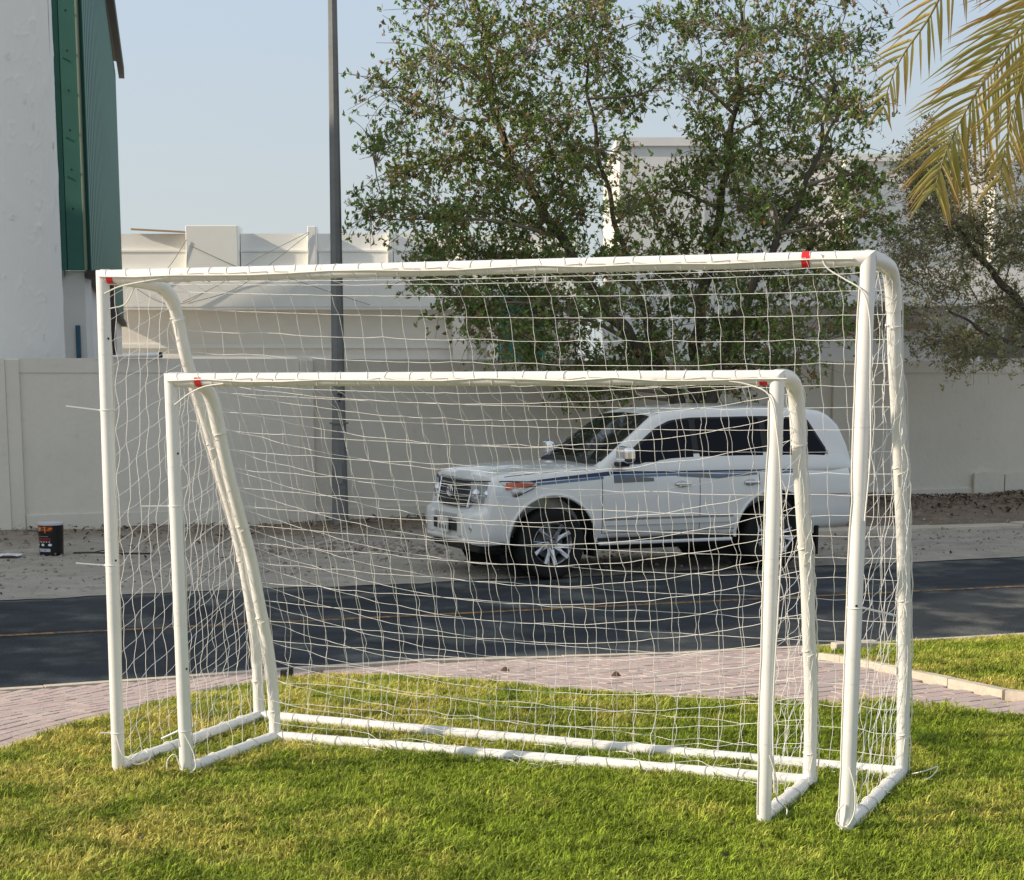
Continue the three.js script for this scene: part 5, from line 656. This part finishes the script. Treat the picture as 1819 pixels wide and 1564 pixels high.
    patch('side_moulding', -.62, -2.27, K(.585), K(.655), M.paint, .016, 30, 2); patch('chrome_strip', -.62, -2.27, K(.645), K(.668), M.chrome, .020, 30, 1);
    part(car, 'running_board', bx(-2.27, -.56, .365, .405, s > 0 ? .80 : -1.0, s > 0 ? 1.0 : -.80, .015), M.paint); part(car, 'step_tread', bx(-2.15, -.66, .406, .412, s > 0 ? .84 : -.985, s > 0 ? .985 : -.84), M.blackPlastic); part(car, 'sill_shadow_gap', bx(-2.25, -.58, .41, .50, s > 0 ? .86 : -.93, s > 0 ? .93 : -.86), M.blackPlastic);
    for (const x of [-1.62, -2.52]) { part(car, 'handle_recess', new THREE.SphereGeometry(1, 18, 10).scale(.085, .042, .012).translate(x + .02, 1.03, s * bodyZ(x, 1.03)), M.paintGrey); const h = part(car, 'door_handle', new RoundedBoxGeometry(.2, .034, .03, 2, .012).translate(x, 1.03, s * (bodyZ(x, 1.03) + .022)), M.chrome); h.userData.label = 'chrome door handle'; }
    { const m = new RoundedBoxGeometry(.13, .2, .25, 4, .06), p = m.attributes.position; for (let i = 0; i < p.count; i++) { const f = 1 - .25 * clamp(p.getZ(i) * s / .12, 0, 1) * .5; p.setY(i, p.getY(i) * f); p.setX(i, p.getX(i) - .04 * clamp(p.getZ(i) * s / .12, 0, 1)); } m.computeVertexNormals(); part(car, 'mirror', m.translate(-.83, 1.375, s * 1.06), M.chrome); part(car, 'mirror_base', new RoundedBoxGeometry(.12, .05, .2, 2, .02).translate(-.84, 1.27, s * .98), M.blackPlastic); part(car, 'mirror_glass', bx(-.905, -.898, 1.31, 1.44, s > 0 ? .97 : -1.15, s > 0 ? 1.15 : -.97), M.chrome); }
    // headlamp: reflector shell, lamps, amber turn signal, clear lens over all
    const hl = (u, off, lo, hi, v) => { const path = [[.775, .50], [.745, .66], [.70, .80], [.60, .905], [.42, .965], [.22, .985]], f = u * 5, i = Math.min(4, Math.floor(f)), t = f - i, a = path[i], b = path[i + 1], x = lerp(a[0], b[0], t), z = lerp(a[1], b[1], t); return [x + off * (1 - u * .8), lerp(lo(u), hi(u), v), s * (z + off * (.3 + u))]; };
    const lo = u => pw([[0, .865], [.25, .85], [.45, .845], [.6, .87], [.8, .95], [1, 1.045]], u), hi = u => pw([[0, 1.08], [.3, 1.095], [.7, 1.10], [1, 1.09]], u);
    part(car, 'headlamp_housing', gridGeo(24, 6, (u, v) => hl(u, .012, w => lo(w) - .012, w => hi(w) + .012, v)), M.blackPlastic); const head = part(car, 'headlamp', gridGeo(24, 8, (u, v) => hl(u, .02 + .006 * Math.sin(u * 26) * Math.sin(v * 6), lo, hi, v)), M.reflector); for (const [x, z, r] of [[.765, .60, .058], [.70, .775, .052], [.60, .875, .04]]) { const b = new THREE.Mesh(new THREE.SphereGeometry(r, 20, 14), M.chrome); b.name = 'lamp'; b.position.set(x, .955, s * z); head.add(b); }
    { const b = new THREE.Mesh(gridGeo(12, 4, (u, v) => hl(lerp(.66, .985, u), .034, w => lerp(lo(w), hi(w), .55), w => hi(w) - .008, v)), M.amber); b.name = 'turn_signal'; head.add(b); } { const b = new THREE.Mesh(gridGeo(24, 6, (u, v) => hl(u, .046 + .02 * Math.sin(v * Math.PI), lo, hi, v)), M.lens); b.name = 'lens'; head.add(b); }
    // bumper: fog lamp pocket, guard ridge
    part(car, 'fog_pocket', gridGeo(6, 4, (u, v) => { const z = lerp(.60, .745, u), x = .875 - .22 * Math.max(0, z - .6); return [x, lerp(.53, .665, v), s * z]; }), M.blackPlastic); const fog = part(car, 'fog_lamp', new THREE.SphereGeometry(.045, 18, 12).scale(.5, 1, 1).translate(.868, .58, s * .67), M.reflector); { const r_ = new THREE.Mesh(new THREE.TorusGeometry(.05, .007, 8, 24).rotateY(Math.PI / 2).translate(.878, .58, s * .67), M.chrome); r_.name = 'bezel'; fog.add(r_); }
    part(car, 'bumper_guard', new RoundedBoxGeometry(.09, .28, .17, 4, .04).translate(.885, .60, s * .47), M.paint);
    part(car, 'mud_flap', bx(-3.44, -3.41, .16, .5, s > 0 ? .66 : -.98, s > 0 ? .98 : -.66), M.rubber); part(car, 'mud_flap', bx(-.535, -.51, .24, .48, s > 0 ? .68 : -.97, s > 0 ? .97 : -.68), M.rubber);
    part(car, 'tail_lamp', bx(-4.03, -3.95, .86, 1.13, s > 0 ? .64 : -.80, s > 0 ? .80 : -.64, .03), std({ color: C(.35, .01, .012), roughness: .2 }));
    part(car, 'roof_gutter', tubeGeo([...Array(24)].map((_, k) => { const x = lerp(-1.45, -3.55, k / 23), z = zpl(fR(x) - .1) - .10; return V(x, topY(x, z) + .002, s * z); }), .006, 5), M.paintGrey);
  }
  // grille
  const gp = (u, v) => { const z = lerp(-.46, .46, u) * lerp(1.0, 1.08, v), y = lerp(.80, 1.09, v), x = lerp(.795, .735, v) + .05 * (1 - Math.pow(z / .5, 2)); return [x + .012, y, z]; };
  part(car, 'grille', gridGeo(18, 8, gp), M.blackPlastic); for (let k = 0; k < 5; k++) { const v = .06 + k * .2; part(car, 'grille_bar', tubeGeo([...Array(19)].map((_, i) => V(...gp(i / 18, v)).add(V(.012, 0, 0))), k === 4 ? .010 : .0065, 8, true), M.chrome); } for (const u of [-.01, 1.01]) part(car, 'grille_frame', tubeGeo([...Array(9)].map((_, i) => V(...gp(u, i / 8)).add(V(.012, 0, 0))), .015, 8, true), M.chrome); part(car, 'grille_header', tubeGeo([...Array(19)].map((_, i) => V(...gp(i / 18, 1.04)).add(V(.008, .008, 0))), .016, 8, true), M.chrome);
  { const e = V(...gp(.5, .56)); const ell = (a, b, y = 0) => tubeGeo([...Array(33)].map((_, k) => V(e.x + .03 + -.0 * y, e.y + y + Math.sin(k / 32 * 6.2832) * b, Math.cos(k / 32 * 6.2832) * a)), .008, 6); part(car, 'emblem', mergeGeometries([ell(.085, .062), ell(.03, .055, 0), ell(.06, .022, .035)]), M.chrome, 'chrome emblem of three linked ovals'); }
  part(car, 'upper_intake', gridGeo(10, 3, (u, v) => { const z = lerp(-.36, .36, u); return [.905 + .015 * (1 - (z / .4) ** 2), lerp(.665, .72, v), z]; }), M.paintGrey); part(car, 'lower_intake', gridGeo(10, 3, (u, v) => { const z = lerp(-.36, .36, u); return [.915 + .02 * (1 - (z / .4) ** 2), lerp(.53, .645, v), z]; }), M.blackPlastic); part(car, 'bumper_lip', new RoundedBoxGeometry(.12, .06, 1.2, 3, .03).translate(.86, .445, 0), M.paint);
  { const cv = document.createElement('canvas'); cv.width = 256; cv.height = 128; const c = cv.getContext('2d'); c.fillStyle = '#dcdcd8'; c.fillRect(0, 0, 256, 128); c.fillStyle = '#3a3c40'; const r = rngOf(3); for (let k = 0; k < 3; k++) c.fillRect(90 + k * 24, 22, 14, 22); for (let k = 0; k < 5; k++) c.fillRect(40 + k * 38, 66, 20 + r() * 8, 40); const t = new THREE.CanvasTexture(cv); t.colorSpace = THREE.SRGBColorSpace; const pl = new THREE.BoxGeometry(.012, .155, .32); part(car, 'number_plate', pl.translate(.948, .585, -.02), std({ map: t, roughness: .5 }), 'pale number plate with two rows of dark characters'); }
  { const letters = new MB(); for (let k = 0; k < 8; k++) { const z = .30 - k * .075; letters.tube([V(.926, .675, z), V(.926, .71, z - .012), V(.926, .68, z - .03)], .004, 4); } part(car, 'bumper_lettering', letters.geo(), M.chrome, 'row of small bright letters above the intake'); }
  // wheels
  const tyre = (() => { const pr = [[.235, -.115], [.30, -.135], [.36, -.138], [.388, -.118], [.40, -.075], [.402, -.02], [.398, 0], [.402, .02], [.40, .075], [.388, .118], [.36, .138], [.30, .135], [.235, .115]].map(p => new THREE.Vector2(...p)); return new THREE.LatheGeometry(pr, 56).rotateX(Math.PI / 2); })();
  const barrel = new THREE.LatheGeometry([[.232, .125], [.24, .118], [.236, .10], [.215, .09], [.205, -.02], [.205, -.11]].map(p => new THREE.Vector2(...p)), 48).rotateX(Math.PI / 2);
  const spokeGeo = (() => { const l = []; for (let k = 0; k < 5; k++) { const sh = new THREE.Shape(); [[-.030, .05], [-.046, .13], [-.078, .222], [-.044, .230], [-.018, .15], [0, .115], [.018, .15], [.044, .230], [.078, .222], [.046, .13], [.030, .05]].forEach((p, i) => i ? sh.lineTo(...p) : sh.moveTo(...p)); const hole = new THREE.Path(); [[0, .10], [-.02, .19], [.02, .19]].forEach((p, i) => i ? hole.lineTo(...p) : hole.moveTo(...p)); hole.closePath(); const g = new THREE.ExtrudeGeometry(sh, { depth: .022, bevelEnabled: true, bevelSize: .006, bevelThickness: .006, bevelSegments: 2 }); const p = g.attributes.position; for (let i = 0; i < p.count; i++) { const rr_ = Math.hypot(p.getX(i), p.getY(i)); p.setZ(i, p.getZ(i) + .06 + .035 * (rr_ / .23) ** 2 + .008 * Math.abs(p.getX(i)) / .05); } g.computeVertexNormals(); l.push(g.rotateZ(k / 5 * Math.PI * 2 + .3)); } return l; })();
  for (const ax of AX) for (const s of [-1, 1]) {
    const w = new THREE.Group(); w.name = 'wheel'; w.position.set(ax, WY - .004, s * .845); w.rotation.y = s > 0 ? 0 : Math.PI; w.rotation.z = ax ? .7 : .2; car.add(w);
    part(w, 'tyre', tyre, M.rubber); part(w, 'rim', barrel, M.alloy); part(w, 'brake_disc', new THREE.CylinderGeometry(.165, .165, .03, 32).rotateX(Math.PI / 2).translate(0, 0, .0), M.pole); for (const g of spokeGeo) part(w, 'spoke', g, M.alloy); part(w, 'hub', new THREE.CylinderGeometry(.068, .072, .06, 28).rotateX(Math.PI / 2).translate(0, 0, .06), M.alloy); part(w, 'hub_cap', new THREE.CylinderGeometry(.038, .042, .03, 24).rotateX(Math.PI / 2).translate(0, 0, .098), M.chrome); for (let k = 0; k < 5; k++) { const a = k / 5 * 6.283 + .92; part(w, 'wheel_nut', new THREE.CylinderGeometry(.012, .012, .03, 6).rotateX(Math.PI / 2).translate(Math.cos(a) * .055, Math.sin(a) * .055, .095), M.hole); }
  }
}
renderer.render(scene, camera);
